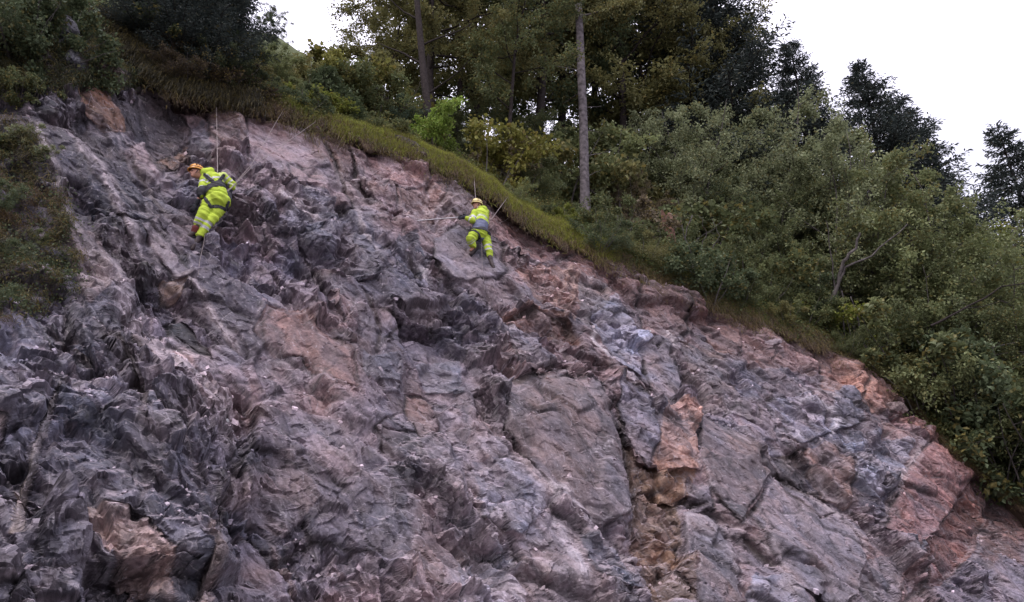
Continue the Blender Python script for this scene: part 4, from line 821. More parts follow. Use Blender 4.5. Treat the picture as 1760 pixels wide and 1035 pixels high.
# ---------------------------------------------------------------- boulders
def boulder(label, P0, size, col, seed, sq=(1, .8, .8)):
    r = np.random.default_rng(seed); import bmesh
    bmx = bmesh.new(); bmesh.ops.create_icosphere(bmx, subdivisions=4, radius=1)
    pl = nrm(r.normal(0, 1, (13, 3))); h = r.uniform(.62, .95, 13)
    for v in bmx.verts:
        c = np.array(v.co); k = (h/np.maximum(pl@c, .05)).min(); k = min(k, 1.15); n = 1+.05*math.sin(c[0]*9+seed)*math.sin(c[1]*8)+.02*r.normal()
        v.co = Vector(c*k*n*np.array(sq)*size)
    me = bpy.data.meshes.new('boulder'); bmx.to_mesh(me); bmx.free(); n = len(me.vertices)
    a = me.attributes.new('tint', 'FLOAT_COLOR', 'POINT'); cc = np.array(list(col)+[1])[None]*np.ones((n, 1)); cc[:, :3] *= r.uniform(.8, 1.2, (n, 1)); a.data.foreach_set('color', cc.astype(np.float32).ravel())
    me.materials.append(rock); vv = np.zeros(n*3, np.float32); me.vertices.foreach_get('co', vv)
    a = me.attributes.new('bed', 'FLOAT_VECTOR', 'POINT'); a.data.foreach_set('vector', vv+seed*3)
    a = me.attributes.new('calm', 'FLOAT', 'POINT'); a.data.foreach_set('value', np.full(n, .3, np.float32))
    o = link("boulder", me, label=label, category="boulder"); o.location = P0; o.rotation_euler = tuple(r.uniform(-.5, .5, 3)); return o
for px, py, sz, c, sd, sq, lab in [(215, 80, .45, (.07, .062, .08), 1, (.75, .8, 1.1), 'purple grey angular boulder lodged among the overhanging plants in the upper left'),
        (132, 108, .28, (.09, .09, .115), 2, (.8, .8, 1), 'pale grey boulder left below the purple grey one'), (182, 128, .45, (.08, .055, .05), 3, (1, .8, .9), 'dark brown boulder under the purple grey one'),
        (100, 60, .4, (.09, .085, .10), 6, (1, .8, .9), 'dark grey boulder high in the upper left plants'),
        (610, 313, .10, (.50, .42, .44), 4, (1.3, .8, .7), 'small white stone lying on the ledge below the left part of the edge'), (625, 308, .07, (.42, .34, .36), 5, (1, .8, .8), 'tiny pale stone right of the white stone on the ledge'),
        (793, 308, .22, (.27, .24, .29), 7, (.8, .8, 1), 'grey block sticking out of the turf left above the right worker'), (752, 288, .22, (.30, .26, .30), 8, (1.4, .8, .5), 'flat grey block in the turf edge'),
        (1325, 590, .2, (.30, .24, .27), 9, (1.2, .8, .6), 'pale block below the mossy patch on the right edge'), (1540, 700, .25, (.33, .25, .26), 10, (1.2, .8, .7), 'pale pinkish block at the lower right edge of the rock')]:
    hp = cliff_hit(px, py)[0]
    if hp is not None: boulder(lab, np.array(hp)+np.array([0, -.05, -.03]), sz, c, sd, sq)
# ---------------------------------------------------------------- rubble lying on ledges
pxR, pyR = project(R); vis = (pxR > -60)&(pxR < 1850)&(pyR > -60)&(pyR < 1120)
cand = np.argwhere(vis&(NN[..., 2] > .72)); pick = cand[r_.choice(len(cand), 2600, replace=False)]
ico = np.array([[0, 0, 1], [.94, 0, .33], [-.47, .82, .33], [-.47, -.82, .33], [.47, .82, -.33], [-.94, 0, -.33], [.47, -.82, -.33], [0, 0, -1]])
iq = np.array([[0, 1, 4, 2], [0, 2, 5, 3], [0, 3, 6, 1], [7, 4, 1, 6], [7, 5, 2, 4], [7, 6, 3, 5]])
V = []; Q = []; TC = []
for k, (i, j) in enumerate(pick):
    s = .016+.05*r_.random()**4; m = np.linalg.qr(r_.normal(0, 1, (3, 3)))[0]
    V.append(R[i, j]+[0, 0, s*.3]+(ico*r_.uniform(.65, 1.2, (8, 1))*np.array([1.2, 1, .7])*s)@m); Q.append(iq+8*k); TC.append(np.repeat((COLR[i, j]*r_.uniform(.8, 1.7))[None], 8, 0))
link('rubble', np_mesh('rubble', np.concatenate(V), np.concatenate(Q), rock, False, {'tint': np.clip(np.concatenate(TC), 0, .6)}), kind='stuff', label='loose stones and grit on the ledges', category='rubble')
# ---------------------------------------------------------------- grasses
def blades(name, P0, D0_, L, W, droop, col, label, cat):
    n = len(P0); D0_ = nrm(D0_); sd = nrm(np.cross(D0_, r_.normal(0, 1, (n, 3)))); pts = [P0]; d = D0_
    for k in range(3): pts.append(pts[-1]+d*(L/3)[:, None]); d = nrm(d+np.array([0, 0, -1.])*droop[:, None])
    V = np.stack([pts[0]-sd*W[:, None]/2, pts[0]+sd*W[:, None]/2, pts[1]-sd*W[:, None]*.45, pts[1]+sd*W[:, None]*.45, pts[2]-sd*W[:, None]*.3, pts[2]+sd*W[:, None]*.3, pts[3], pts[3]+sd*W[:, None]*.04], 1)
    q = np.array([[0, 1, 3, 2], [2, 3, 5, 4], [4, 5, 7, 6]])[None]+8*np.arange(n)[:, None, None]
    o = link(name, np_mesh(name, V.reshape(-1, 3), q.reshape(-1, 4), GRASSB if 'bright' in label or 'dark' in label else GRASSM, False, {'rnd': np.repeat(r_.random(n)*.5+.5*(CL[0] if CL[0] is not None and len(CL[0]) == n else r_.random(n)), 8), 'rnd2': np.repeat(r_.random(n), 8)}), kind='stuff', label=label, category=cat); o.color = (*col, 1); return o
CL = [None]
def hill_scatter(n, pxlo, pxhi, wfun, clump=0):
    xs_ = []; 
    x0, x1 = at_px(pxlo, .2)[0]-.3, at_px(pxhi, .2)[0]+.3
    if clump:
        cx = r_.uniform(x0, x1, clump); cw = wfun(clump); k = r_.integers(0, clump, n); CL[0] = r_.random(clump)[k]; sz = r_.uniform(.03, .15, clump)[k]; X = cx[k]+r_.normal(0, 1, n)*sz; W_ = cw[k]+r_.normal(0, 1, n)*sz
    else: X = r_.uniform(x0, x1, n); W_ = wfun(n)
    return hill(X, W_), X, W_
def mkgrass(name, n, lo, hi, wf_, L0, L1, col, label, clump, out=.2, dr=(.25, .6), wd=(.006, .012)):
    Pg, X, W_ = hill_scatter(n, lo, hi, wf_, clump); D_ = r_.normal(0, .45, (n, 3))+np.array([0, -out, 1.0])
    return blades(name, Pg-[0, 0, .02], D_, r_.uniform(L0, L1, n), r_.uniform(*wd, n), r_.uniform(*dr, n), col, label, 'grass')
mkgrass('turf_grass', 90000, -50, 1800, lambda n: r_.uniform(-.3, 1.6, n), .10, .30, (.14, .165, .055), 'green grass on the turf edge above the rock', 2600)
mkgrass('bright_grass', 80000, 600, 1030, lambda n: r_.gamma(1.6, .35, n)-.3, .10, .24, (.30, .33, .07), 'bright yellow green grass on the edge above the right worker', 900)
mkgrass('bright_grass', 9000, 520, 600, lambda n: r_.gamma(1.6, .35, n), .10, .24, (.20, .25, .05), 'bright tufts by the spruce sapling', 60)
mkgrass('moss_patch', 9000, 1262, 1330, lambda n: r_.gamma(1.6, .2, n)-.2, .06, .16, (.22, .28, .05), 'bright mossy fern patch on the right edge', 40)
mkgrass('slope_grass', 90000, 380, 1300, lambda n: r_.uniform(.8, 9, n), .15, .4, (.11, .13, .05), 'rough grass on the slope under the trees', 3000, wd=(.01, .02))
mkgrass('brown_hanging_grass', 24000, 300, 1750, lambda n: r_.uniform(-.5, .1, n), .14, .42, (.095, .07, .05), 'brown withered grass hanging over the edge', 1300, out=1.6, dr=(.7, 1.6))
mkgrass('long_hanging_grass', 42000, 150, 430, lambda n: r_.uniform(-.28, .1, n), .25, .7, (.045, .042, .028), 'dark long withered grass hanging over the dark cavity', 420, out=1.6, dr=(.7, 1.5), wd=(.006, .013))
# low leafy ground cover
def cover(name, n, lo, hi, wf_, hgt, col, label, cl, size=.06):
    Pg, X, W_ = hill_scatter(n, lo, hi, wf_, cl); Pg = Pg+np.stack([0*X, 0*X, r_.random(n)**1.3*hgt*(.5+.9*vnoise(X*1.7, W_*1.7, 5))], -1)+r_.normal(0, .04, (n, 3))
    L = r_.uniform(.6, 1.4, n)*size; A_ = r_.normal(0, 1, (n, 3)); A_[:, 2] *= .4
    o = link(name, leaf_mesh(name, Pg, A_, nrm(r_.normal(0, .5, (n, 3))+[0, -.3, 1]), L, L*.6, LEAFY, r_), kind='stuff', label=label, category='ground cover'); o.color = (*col, 1)
cover('ground_cover', 60000, 350, 1300, lambda n: r_.uniform(.6, 9, n), .5, (.12, .14, .06), 'low leafy herbs covering the slope', 1700)
cover('ground_cover', 80000, 1020, 1850, lambda n: r_.uniform(-.25, 2.2, n), .55, (.10, .13, .055), 'low leafy herbs under the thicket at the right edge', 1200)
cover('ground_cover', 16000, 380, 700, lambda n: r_.uniform(-.1, 1.6, n), .3, (.16, .17, .06), 'yellowish herbs along the turf edge at the upper left', 400)
cover('ground_cover', 22000, 640, 1020, lambda n: r_.uniform(-.1, 1.3, n), .16, (.22, .24, .06), 'bright low herbs among the bright grass', 500, .045)
# plants on the mossy rib
def face_pick(poly, n):
    m = np.argwhere(inpoly(pxR, pyR, poly)); i = m[r_.integers(0, len(m), n)]; return R[i[:, 0], i[:, 1]]
RIB = [(-60, 190), (50, 215), (95, 310), (140, 430), (145, 510), (60, 545), (-60, 570)]
cl = face_pick(RIB, 260); k = r_.integers(0, 260, 13000); n = len(k); P0 = cl[k]+r_.normal(0, .06, (n, 3))
blades('rib_grass', P0, r_.normal(0, .5, (n, 3))+[0, -1.0, .5], r_.uniform(.10, .28, n), r_.uniform(.005, .010, n), r_.uniform(.5, 1.2, n), (.08, .08, .045), 'withered grass on the mossy rib at the left', 'grass')
TL = [(-80, -120), (120, -60), (330, 60), (390, 130), (300, 150), (235, 150), (160, 150), (60, 165), (-60, 190)]
cl = face_pick(TL, 420); k = r_.integers(0, 420, 30000); n = len(k); P0 = cl[k]+r_.normal(0, .07, (n, 3))
blades('hanging_plants', P0, r_.normal(0, .5, (n, 3))+[0, -1.0, .3], r_.uniform(.15, .5, n), r_.uniform(.006, .012, n), r_.uniform(.6, 1.3, n), (.06, .065, .04), 'dark withered grass hanging between the boulders in the top left corner', 'grass')
for poly, nn, col, nm, lab in [(RIB, 13000, (.06, .08, .04), 'moss_and_ivy', 'small leaves and moss on the left rib'), (TL, 30000, (.04, .06, .03), 'moss_and_ivy', 'dark small leaves covering the rock in the top left corner')]:
    cl = face_pick(poly, 240); k = r_.integers(0, 240, nn); P0 = cl[k]+r_.normal(0, .10, (nn, 3)); L = r_.uniform(.02, .055, nn)
    o = link(nm, leaf_mesh(nm, P0, r_.normal(0, 1, (nn, 3)), nrm(r_.normal(0, .6, (nn, 3))+[0, -.6, .6]), L, L*.65, LEAF, r_), kind='stuff', label=lab, category='ground cover'); o.color = (*col, 1)
# roots dangling from the cut turf
G = Geo()
for k in range(260):
    x = r_.uniform(E[7, 0], E[-4, 0]); p = hill(x, -.3)+np.array([0, 0, -.08]); G.tube(path(p, (r_.normal(0, .5), -.5, -1.0), r_.uniform(.12, .45), 6, r_, .3, -.15), np.linspace(1, .3, 7)*r_.uniform(.003, .009), 3)
link('roots', G.mesh('roots', BARK), kind='stuff', label='thin roots dangling from the cut turf edge', category='roots')
# ---------------------------------------------------------------- the two rope workers
HIVIS = simple_mat('hi_vis_fabric', (.37, .48, .05), .8, .2, .28, 5, bump=.5); HIVIS2 = simple_mat('hi_vis_pale', (.46, .54, .17), .8, .2, .25, 6, bump=.35)
REFL = simple_mat('reflective_tape', (.42, .42, .44), .35, .6, .1, 30); GBLUE = simple_mat('blue_grey_fabric', (.115, .125, .19), .85, .15, .2, 9, bump=.4)
BLACK = simple_mat('black_webbing', (.018, .018, .024), .7, .3, .2, 20); GLOVE = simple_mat('black_glove', (.02, .02, .028), .8, .25, .3, 25)
SKIN = simple_mat('skin', (.38, .19, .14), .55, .4, .08, 12); HAIR = simple_mat('dark_hair', (.03, .018, .014), .8, .2, .3, 60)
ORANGE = simple_mat('orange_helmet', (.62, .27, .035), .35, .5, .06, 6); CREAM = simple_mat('cream_helmet', (.72, .58, .25), .35, .5, .06, 6)
BOOTM = simple_mat('dark_boot', (.035, .022, .024), .6, .4, .3, 20); CUFF = simple_mat('dark_red_cuff', (.12, .03, .03), .8, .2, .2, 20)
STEEL = simple_mat('steel_bar', (.42, .40, .42), .45, .5, .15, 10, metal=.3); ROPE = simple_mat('pale_rope', (.28, .24, .24), .85, .1, .25, 60, bump=.6); METAL = simple_mat('karabiner_metal', (.5, .5, .52), .3, .6, .05, 5, metal=.8)
def tcap(a, b, ra, rb, seg=14, rings=5, sc=None):
    """tapered capsule as verts, quads; sc flattens it along an axis"""
    a, b = np.array(a, float), np.array(b, float); d = b-a; L = np.linalg.norm(d); d = d/L if L > 1e-6 else np.array([0, 0, 1.])
    ref = np.array([0, 0, 1.]) if abs(d[2]) < .9 else np.array([1., 0, 0]); u = nrm(np.cross(d, ref)); v = np.cross(d, u); an = np.arange(seg)/seg*2*np.pi; V = []
    for k in range(rings+1):
        th = -np.pi/2+.5*np.pi*k/rings; c, s = max(math.cos(th), .02), math.sin(th); V.append(a+d*ra*s+ra*c*(np.cos(an)[:, None]*u+np.sin(an)[:, None]*v))
    for k in range(rings+1):
        th = .5*np.pi*k/rings; c, s = max(math.cos(th), .02), math.sin(th); V.append(b+d*rb*s+rb*c*(np.cos(an)[:, None]*u+np.sin(an)[:, None]*v))
    n = len(V); V = np.concatenate(V)
    if sc is not None:
        ax, f = sc; ax = nrm(np.array(ax, float)); m = (a+b)/2; V = V+((V-m)@ax)[:, None]*ax*(f-1)
    i = np.arange(n*seg).reshape(n, seg); j = np.roll(i, -1, 1); Q = [np.stack([i[:-1], j[:-1], j[1:], i[1:]], -1).reshape(-1, 4)]
    for row, rev in ((i[0], True), (i[-1], False)):
        for q in range(1, seg-1, 2):
            f_ = [row[0], row[q], row[q+1], row[(q+2) % seg]]
            if q+2 >= seg: f_ = [row[0], row[q], row[q+1], row[q+1]]
            Q.append(np.array([f_[::-1] if rev else f_]))
    return V, np.concatenate(Q)
def blob(name, caps, vox, mats, rule=None, smooth=3, wr=0.):
    """union of tapered capsules, remeshed to one continuous skin; rule(name of nearest capsule, t, point) -> material index"""
    me = bpy.data.meshes.new(name); V = []; Fc = []; n = 0
    for c in caps:
        v, q = tcap(*c[1:5], **(c[5] if len(c) > 5 else {})); V += [tuple(x) for x in v]
        for f in q: Fc.append(tuple(dict.fromkeys(int(x)+n for x in f)))
        n += len(v)
    me.from_pydata(V, [], [f for f in Fc if len(f) > 2]); me.update()
    o = bpy.data.objects.new(name, me); COL.objects.link(o)
    m = o.modifiers.new('r', 'REMESH'); m.mode = 'VOXEL'; m.voxel_size = vox
    if smooth: m = o.modifiers.new('s', 'SMOOTH'); m.factor = .5; m.iterations = smooth
    dg = bpy.context.evaluated_depsgraph_get(); dg.update(); ev = bpy.data.meshes.new_from_object(o.evaluated_get(dg)); bpy.data.objects.remove(o)
    ev.name = name; ev.materials.clear()
    for q in mats: ev.materials.append(q)
    nf = len(ev.polygons); cen = np.zeros(nf*3, np.float32); ev.polygons.foreach_get('center', cen); cen = cen.reshape(-1, 3)
    ev.polygons.foreach_set('use_smooth', np.ones(nf, bool))
    if rule:
        best = np.full(nf, 1e9); idx = np.zeros(nf, int); T_ = np.zeros(nf)
        for k, c in enumerate(caps):
            a, b = np.array(c[1], float), np.array(c[2], float); d = b-a; t = np.clip((cen-a)@d/(d@d+1e-9), 0, 1); ds = np.linalg.norm(cen-a-t[:, None]*d, axis=1)-(c[3]+(c[4]-c[3])*t)
            tu = (cen-a)@d/(d@d+1e-9); k_ = ds < best; best = np.where(k_, ds, best); idx = np.where(k_, k, idx); T_ = np.where(k_, tu, T_)
        mi = np.array([rule(caps[i][0], t, p) for i, t, p in zip(idx, T_, cen)], np.int32); ev.polygons.foreach_set('material_index', mi)
    if wr:                                                   # creases of loose cloth
        nv = len(ev.vertices); co = np.zeros(nv*3, np.float32); no = np.zeros(nv*3, np.float32); ev.vertices.foreach_get('co', co); ev.vertices.foreach_get('normal', no); co = co.reshape(-1, 3); no = no.reshape(-1, 3)
        a_ = co[:, 0]*.8+co[:, 1]*.5; c_ = co[:, 2]+.3*co[:, 0]; f_ = 1-np.abs(vnoise(a_*5, c_*17, 5)*2-1)*1.6+.5*fbm(a_*14, c_*22, 8, 3); co = co+no*(wr*f_)[:, None]; ev.vertices.foreach_set('co', co.astype(np.float32).ravel())
    ev.update(); return ev
def patch_of(name, src, test, off, thick, mat):
    """webbing lying on a garment: the faces of it that pass the test, lifted and given thickness"""
    import bmesh
    b_ = bmesh.new(); b_.from_mesh(src); b_.normal_update()
    bmesh.ops.delete(b_, geom=[f for f in b_.faces if not test(np.array(f.calc_center_median()))], context='FACES')
    for v in b_.verts: v.co += v.normal*off
    ex = bmesh.ops.extrude_edge_only(b_, edges=[e_ for e_ in b_.edges if e_.is_boundary])   # turned-down rim gives the webbing its thickness
    nr = {v: v.normal.copy() for v in b_.verts}
    for v in [g_ for g_ in ex['geom'] if isinstance(g_, bmesh.types.BMVert)]:
        o_ = [e_.other_vert(v) for e_ in v.link_edges]; k_ = [q for q in o_ if any(len(f.verts) > 0 and v not in f.verts for f in q.link_faces)]
        if k_: v.co -= nr[k_[0]]*thick
    me = bpy.data.meshes.new(name); b_.to_mesh(me); b_.free(); me.materials.clear(); me.materials.append(mat); 
    me.polygons.foreach_set('material_index', np.zeros(len(me.polygons), np.int32)); return me
def segd(p, a, b):
    d = b-a; t = np.clip((p-a)@d/(d@d), 0, 1); return np.linalg.norm(p-a-t*d)
def hand(W, T, U, grip=.8, s=1.0):
    """palm and five bent fingers: W wrist, T towards the fingertips, U side of the thumb"""
    T = nrm(np.array(T, float)); U = np.array(U, float); U = nrm(U-T*(U@T)); N = np.cross(T, U); caps = [('palm', W, W+T*.05*s, .030*s, .032*s, dict(sc=(N, .7))), ('palm', W+T*.04*s+U*.018*s, W+T*.075*s-U*.016*s, .026*s, .024*s)]
    for k, (o_, L) in enumerate([(.030, .075), (.010, .083), (-.010, .077), (-.029, .060)]):
        p = W+T*.085*s+U*o_*s; d = T
        for j, f in enumerate((.45, .32, .23)):
            an = grip*(j+.6)*.55; d = nrm(T*math.cos(an)+N*math.sin(an)); q = p+d*L*f*s; caps.append(('finger', p, q, (.0125-.0012*j)*s, (.0115-.0012*j)*s, dict(seg=10, rings=3))); p = q
    p = W+T*.03*s+U*.032*s; d = nrm(T*.6+U*.75+N*.3)
    for L in (.035, .03): q = p+d*L*s; caps.append(('thumb', p, q, .0145*s, .0125*s, dict(seg=10, rings=3))); p = q; d = nrm(d+T*.5+N*.5-U*.3)
    return caps
def lathe(prof, seg, axis, up, org, sx=1., sy=1.):
    a = np.arange(seg)/seg*2*np.pi; Z = nrm(np.array(up, float)); X = np.array(axis, float); X = nrm(X-Z*(X@Z)); Y = np.cross(Z, X)
    V = np.concatenate([org+Z*z+r*(np.cos(a)[:, None]*X*sx+np.sin(a)[:, None]*Y*sy) for r, z in prof]); n = len(prof); i = np.arange(n*seg).reshape(n, seg); j = np.roll(i, -1, 1)
    return V, np.stack([i[:-1], j[:-1], j[1:], i[1:]], -1).reshape(-1, 4), X, Y, Z
def helmet(parent, c, fwd, up, mat, lampmat):
    prof = [(.118, -.035), (.126, -.034), (.128, -.025), (.122, 0), (.119, .03), (.110, .06), (.094, .088), (.068, .108), (.036, .119), (.002, .122)]
    V, Q, X, Y, Z = lathe(prof, 28, fwd, up, c, 1.12, .95); k = np.arange(28)
    # short peak at the front and a raised ridge over the crown
    rel = V-c; fx = rel@X; fz = rel@Z; fy = rel@Y; V = V+X*(np.clip((fx-.09)/.05, 0, 1)*np.clip(1-abs(fz+.03)/.02, 0, 1)*.03)[:, None]+Z*(np.exp(-(fy/.02)**2)*np.clip(fz/.05, 0, 1)*.008)[:, None]
    h = link('helmet', np_mesh('helmet', V, Q, mat, True), parent)
    for sd in (-1, 1):
        for q in range(3):
            G = Geo(); p = c+Z*(.055+.008*q)+X*(.045-.045*q)+Y*sd*(.104-.004*q); G.tube(np.array([p-X*.014, p+X*.014]), .009, 6); link('vent', G.mesh('vent', BLACK), h)
    a = np.linspace(0, 2*np.pi, 29); G = Geo(); G.tube(np.array([c+X*math.cos(t)*.139+Y*math.sin(t)*.117+Z*.008 for t in a]), .006, 5); link('headlamp_strap', G.mesh('headlamp_strap', BLACK), h)
    G = Geo()
    for sd in (-1, 1): G.tube(np.array([c+Y*sd*.108-Z*.02, c+Y*sd*.09-Z*.09+X*.02, c-Z*.155+X*.05]), .006, 5)
    link('chin_strap', G.mesh('chin_strap', BLACK), h)
    return h
def head_caps(c, X, Z):
    Y = np.cross(Z, X)
    return [('head', c+Z*.02-X*.01, c-Z*.02, .088, .08), ('head', c+X*.02+Z*.03, c+X*.035-Z*.05, .07, .055), ('jaw', c-Z*.06+X*.01, c-Z*.095+X*.055, .05, .032), ('nose', c+X*.088-Z*.005, c+X*.108-Z*.035, .011, .015, dict(seg=8, rings=3)),
            ('lip', c+X*.083-Z*.062-Y*.018, c+X*.083-Z*.062+Y*.018, .010, .010, dict(seg=8, rings=3)), ('brow', c+X*.085+Z*.012-Y*.035, c+X*.085+Z*.012+Y*.035, .012, .012, dict(seg=8, rings=3)),
            ('ear', c+Y*.082-X*.01, c+Y*.084-X*.012-Z*.03, .016, .012, dict(seg=8, rings=3)), ('ear', c-Y*.082-X*.01, c-Y*.084-X*.012-Z*.03, .016, .012, dict(seg=8, rings=3))]
def eyes(parent, c, X, Z):
    Y = np.cross(Z, X); G = Geo()
    for sd in (-1, 1): v, q = tcap(c+X*.083+Y*sd*.032-Z*.008, c+X*.085+Y*sd*.032-Z*.008, .010, .010, 8, 3); G.V.append(v); G.Q.append(q); G.n += len(v) if G.n else len(v)
    for v, q in zip(G.V, G.Q): link('eye', np_mesh('eye', v, q, BLACK, True), parent)
def rock_depth(px, py):
    hp = cliff_hit(px, py)[0]
    if hp is None: hp = Vector(face_pt(px, py))
    return hp.y*cp+(hp.z-CZ)*sp
def plane_depth(px, py):
    p = face_pt(px, py); return p[1]*cp+(p[2]-CZ)*sp
def person(label, foot, J_, head, build):
    fx, fy = foot; off = rock_depth(fx, fy)-plane_depth(fx, fy); root = None
    def W(px, py, cl): return ray(px, py)*(plane_depth(px, py)+off-cl)+np.array([0, 0, CZ])
    org = W(fx, fy, 0); e = bpy.data.objects.new('person', None); COL.objects.link(e); e.location = org; e['label'] = label; e['category'] = 'person'; e['group'] = 'rope workers on the rock face'
    J = {k: W(*v)-org for k, v in J_.items()}; build(e, J, W, org); return e, W, org
def common(e, J, cfg):
    S = cfg.get('s', 1.0); X, Z = nrm(np.array(cfg['face'], float)), nrm(np.array(cfg['hup'], float)); X = nrm(X-Z*(X@Z)); hc = J['head']; BK = nrm(np.array(cfg.get('back', (0, -1, 0.2)), float))
    fl = dict(sc=(BK, .72))
    body = head_caps(hc, X, Z)+[('neck', hc-Z*.06-X*.02, J['neck'], .055, .06), ('torso', J['neck'], J['chest'], .07, .14, fl), ('torso', J['shL'], J['shR'], .055, .055), ('torso', J['chest'], J['waist'], .14, .12, fl), ('torso', J['waist'], J['pelvis'], .12, .14, fl), ('torso', J['hipL'], J['hipR'], .09, .09)]
    for s in 'LR':
        body += [('arm', J['sh'+s], J['el'+s], .05, .04), ('arm', J['el'+s], J['ha'+s], .04, .027), ('leg', J['hip'+s], J['kn'+s], .085, .055), ('leg', J['kn'+s], J['an'+s], .055, .04), ('leg', J['an'+s], J['to'+s], .04, .03)]
        t = J['ha'+s]-J['el'+s]; body += hand(J['ha'+s], cfg['hd'+s], cfg['th'+s], cfg.get('grip', 1), .9)
    link('body', blob('body', body, .011, [SKIN], None, 2), e)
    eyes(e, hc, X, Z)
    ja = [('torso', J['neck']-Z*.02, J['chest'], .085, .175*S, fl), ('torso', J['shL'], J['shR'], .085, .085), ('torso', J['chest'], J['waist'], .18*S, .165*S, fl), ('hem', J['waist'], J['hem'], .17*S, .19*S, fl), ('hood', J['hood']-(J['shR']-J['shL'])*.16, J['hood']+(J['shR']-J['shL'])*.16, .075, .075)]
    for s in 'LR': ja += [('arm'+s, J['sh'+s], J['el'+s], .082, .068), ('fore'+s, J['el'+s], J['cu'+s], .068, .055)]
    jm = blob('jacket', ja, .010, cfg['jmats'], cfg['jrule'], 3, .016); link('jacket', jm, e)
    tr = [('seat', J['waist'], J['pelvis'], .14, .165*S, fl), ('seat', J['hipL'], J['hipR'], .125*S, .125*S), ('seat', J['pelvis'], J['butt'], .13*S, .16*S)]
    for s in 'LR': tr += [('thigh'+s, J['hip'+s], J['kn'+s], .125*S, .09), ('shin'+s, J['kn'+s], J['tc'+s], .09, .075)]
    tm = blob('trousers', tr, .010, cfg['tmats'], cfg['trule'], 3, .018); link('trousers', tm, e)
    for s in 'LR':
        link('glove', blob('glove', [('cuff', J['ha'+s]-nrm(J['ha'+s]-J['el'+s])*.08, J['ha'+s], .045, .036)]+hand(J['ha'+s], cfg['hd'+s], cfg['th'+s], cfg.get('grip', 1), 1.12), .0065, [GLOVE], None, 1), e)
        a, t = J['an'+s], J['to'+s]; d = nrm(t-a); up = nrm(J['kn'+s]-a); ft = nrm(d-up*(d@up)*.6)
        bt = link('boot', blob('boot', [('shaft', a+up*.12, a, .06, .055), ('foot', a-up*.035-ft*.03, a-up*.05+ft*.10, .05, .048), ('toe', a-up*.05+ft*.10, a-up*.06+ft*.19, .048, .038)], .009, [BOOTM], None, 2), e)
        sole = blob('sole', [('s', a-up*.095-ft*.045, a-up*.10+ft*.2, .042, .040, dict(sc=(up, .35)))], .008, [BLACK], None, 1); link('sole', sole, bt)
    helmet(e, hc+Z*.055-X*.005, X, Z, cfg['hmat'], METAL)
    hr = blob('hair', [('h', hc+Z*.02-X*.045, hc-Z*.05-X*.05, .072, .055)], .009, [HAIR], None, 1); link('hair', hr, e)
    return jm, tm
def build1(e, J, W, org):
    JR = nrm(J['shR']-J['shL'])
    def jr(n, t, p):
        if n in ('armL', 'armR'): return 1 if .30 < t < .44 or .72 < t < .86 else 0
        if n[:4] == 'fore': return 1 if .45 < t < .7 else 0
        if n in ('torso', 'hem'):
            u = (p-J['waist'])@nrm(J['neck']-J['waist']); return 1 if .03 < u < .075 or .19 < u < .235 or (.235 <= u < .42 and .10 < abs((p-J['chest'])@JR) < .145) else (2 if (p-J['chest'])@JR > .06 else 0)
        return 0
    def trr(n, t, p): return 1 if n[:4] == 'shin' and (.16 < t < .32 or .50 < t < .66) else 0
    jm, tm = common(e, J, dict(face=J['face']-J['head'], hup=(-.10, .12, 1), back=(.15, -1, -.1), hdL=W(331, 362, .15)-org-J['haL'], thL=(-.4, 0, 1), hdR=W(394, 338, .3)-org-J['haR'], thR=(-1, 0, .2), jmats=[HIVIS, REFL, HIVIS2], jrule=jr, tmats=[HIVIS, REFL], trule=trr, hmat=ORANGE, s=1.0))
    D_ = W(374, 327, .9)-org
    a1, a2 = W(355, 299, .8)-org, W(392, 334, .8)-org; b1, b2 = W(386, 299, .8)-org, W(355, 334, .8)-org
    def pr(p): return np.array(project(p+org))
    def ts(p):
        q = pr(p); ax = np.array(J['neck'])-J['waist']; u = (p-J['waist'])@nrm(ax)
        if -.08 < u < .085: return True
        d = lambda a, b: segd(q, np.array(a, float), np.array(b, float))
        return min(d((352, 301), (392, 333)), d((384, 302), (358, 336))) < 2.6 and u > 0
    link('harness', patch_of('harness', jm, ts, .014, .014, BLACK), e)
    def tl(p):
        q = pr(p); d = lambda a, b: segd(q, np.array(a, float), np.array(b, float))
        return min(d((353, 341), (362, 355)), d((362, 355), (376, 355)), d((376, 355), (388, 360)), d((388, 360), (392, 348))) < 2.2 or p[2] > (J['waist'][2]+J['pelvis'][2])/2+.04
    link('leg_loops', patch_of('leg_loops', tm, tl, .014, .014, BLACK), e)
    G = Geo(); t_ = np.linspace(0, 2*np.pi, 15); c = W(374, 326, .78)-org; u_ = np.array([.03, 0, 0]); v_ = np.array([0, -.02, .05]); G.tube(np.array([c+u_*math.cos(k)+v_*math.sin(k) for k in t_]), .007, 5); link('karabiner', G.mesh('karabiner', METAL), e)
    link('pouch', blob('pouch', [('p', W(391, 336, .66)-org, W(393, 344, .62)-org, .075, .07)], .009, [BLACK], None, 2), e)
    link('trouser_cuff', blob('trouser_cuff', [('c', J['tcL'], J['tcL']+nrm(J['anL']-J['knL'])*.05, .082, .075)], .008, [CUFF], None, 1), e)
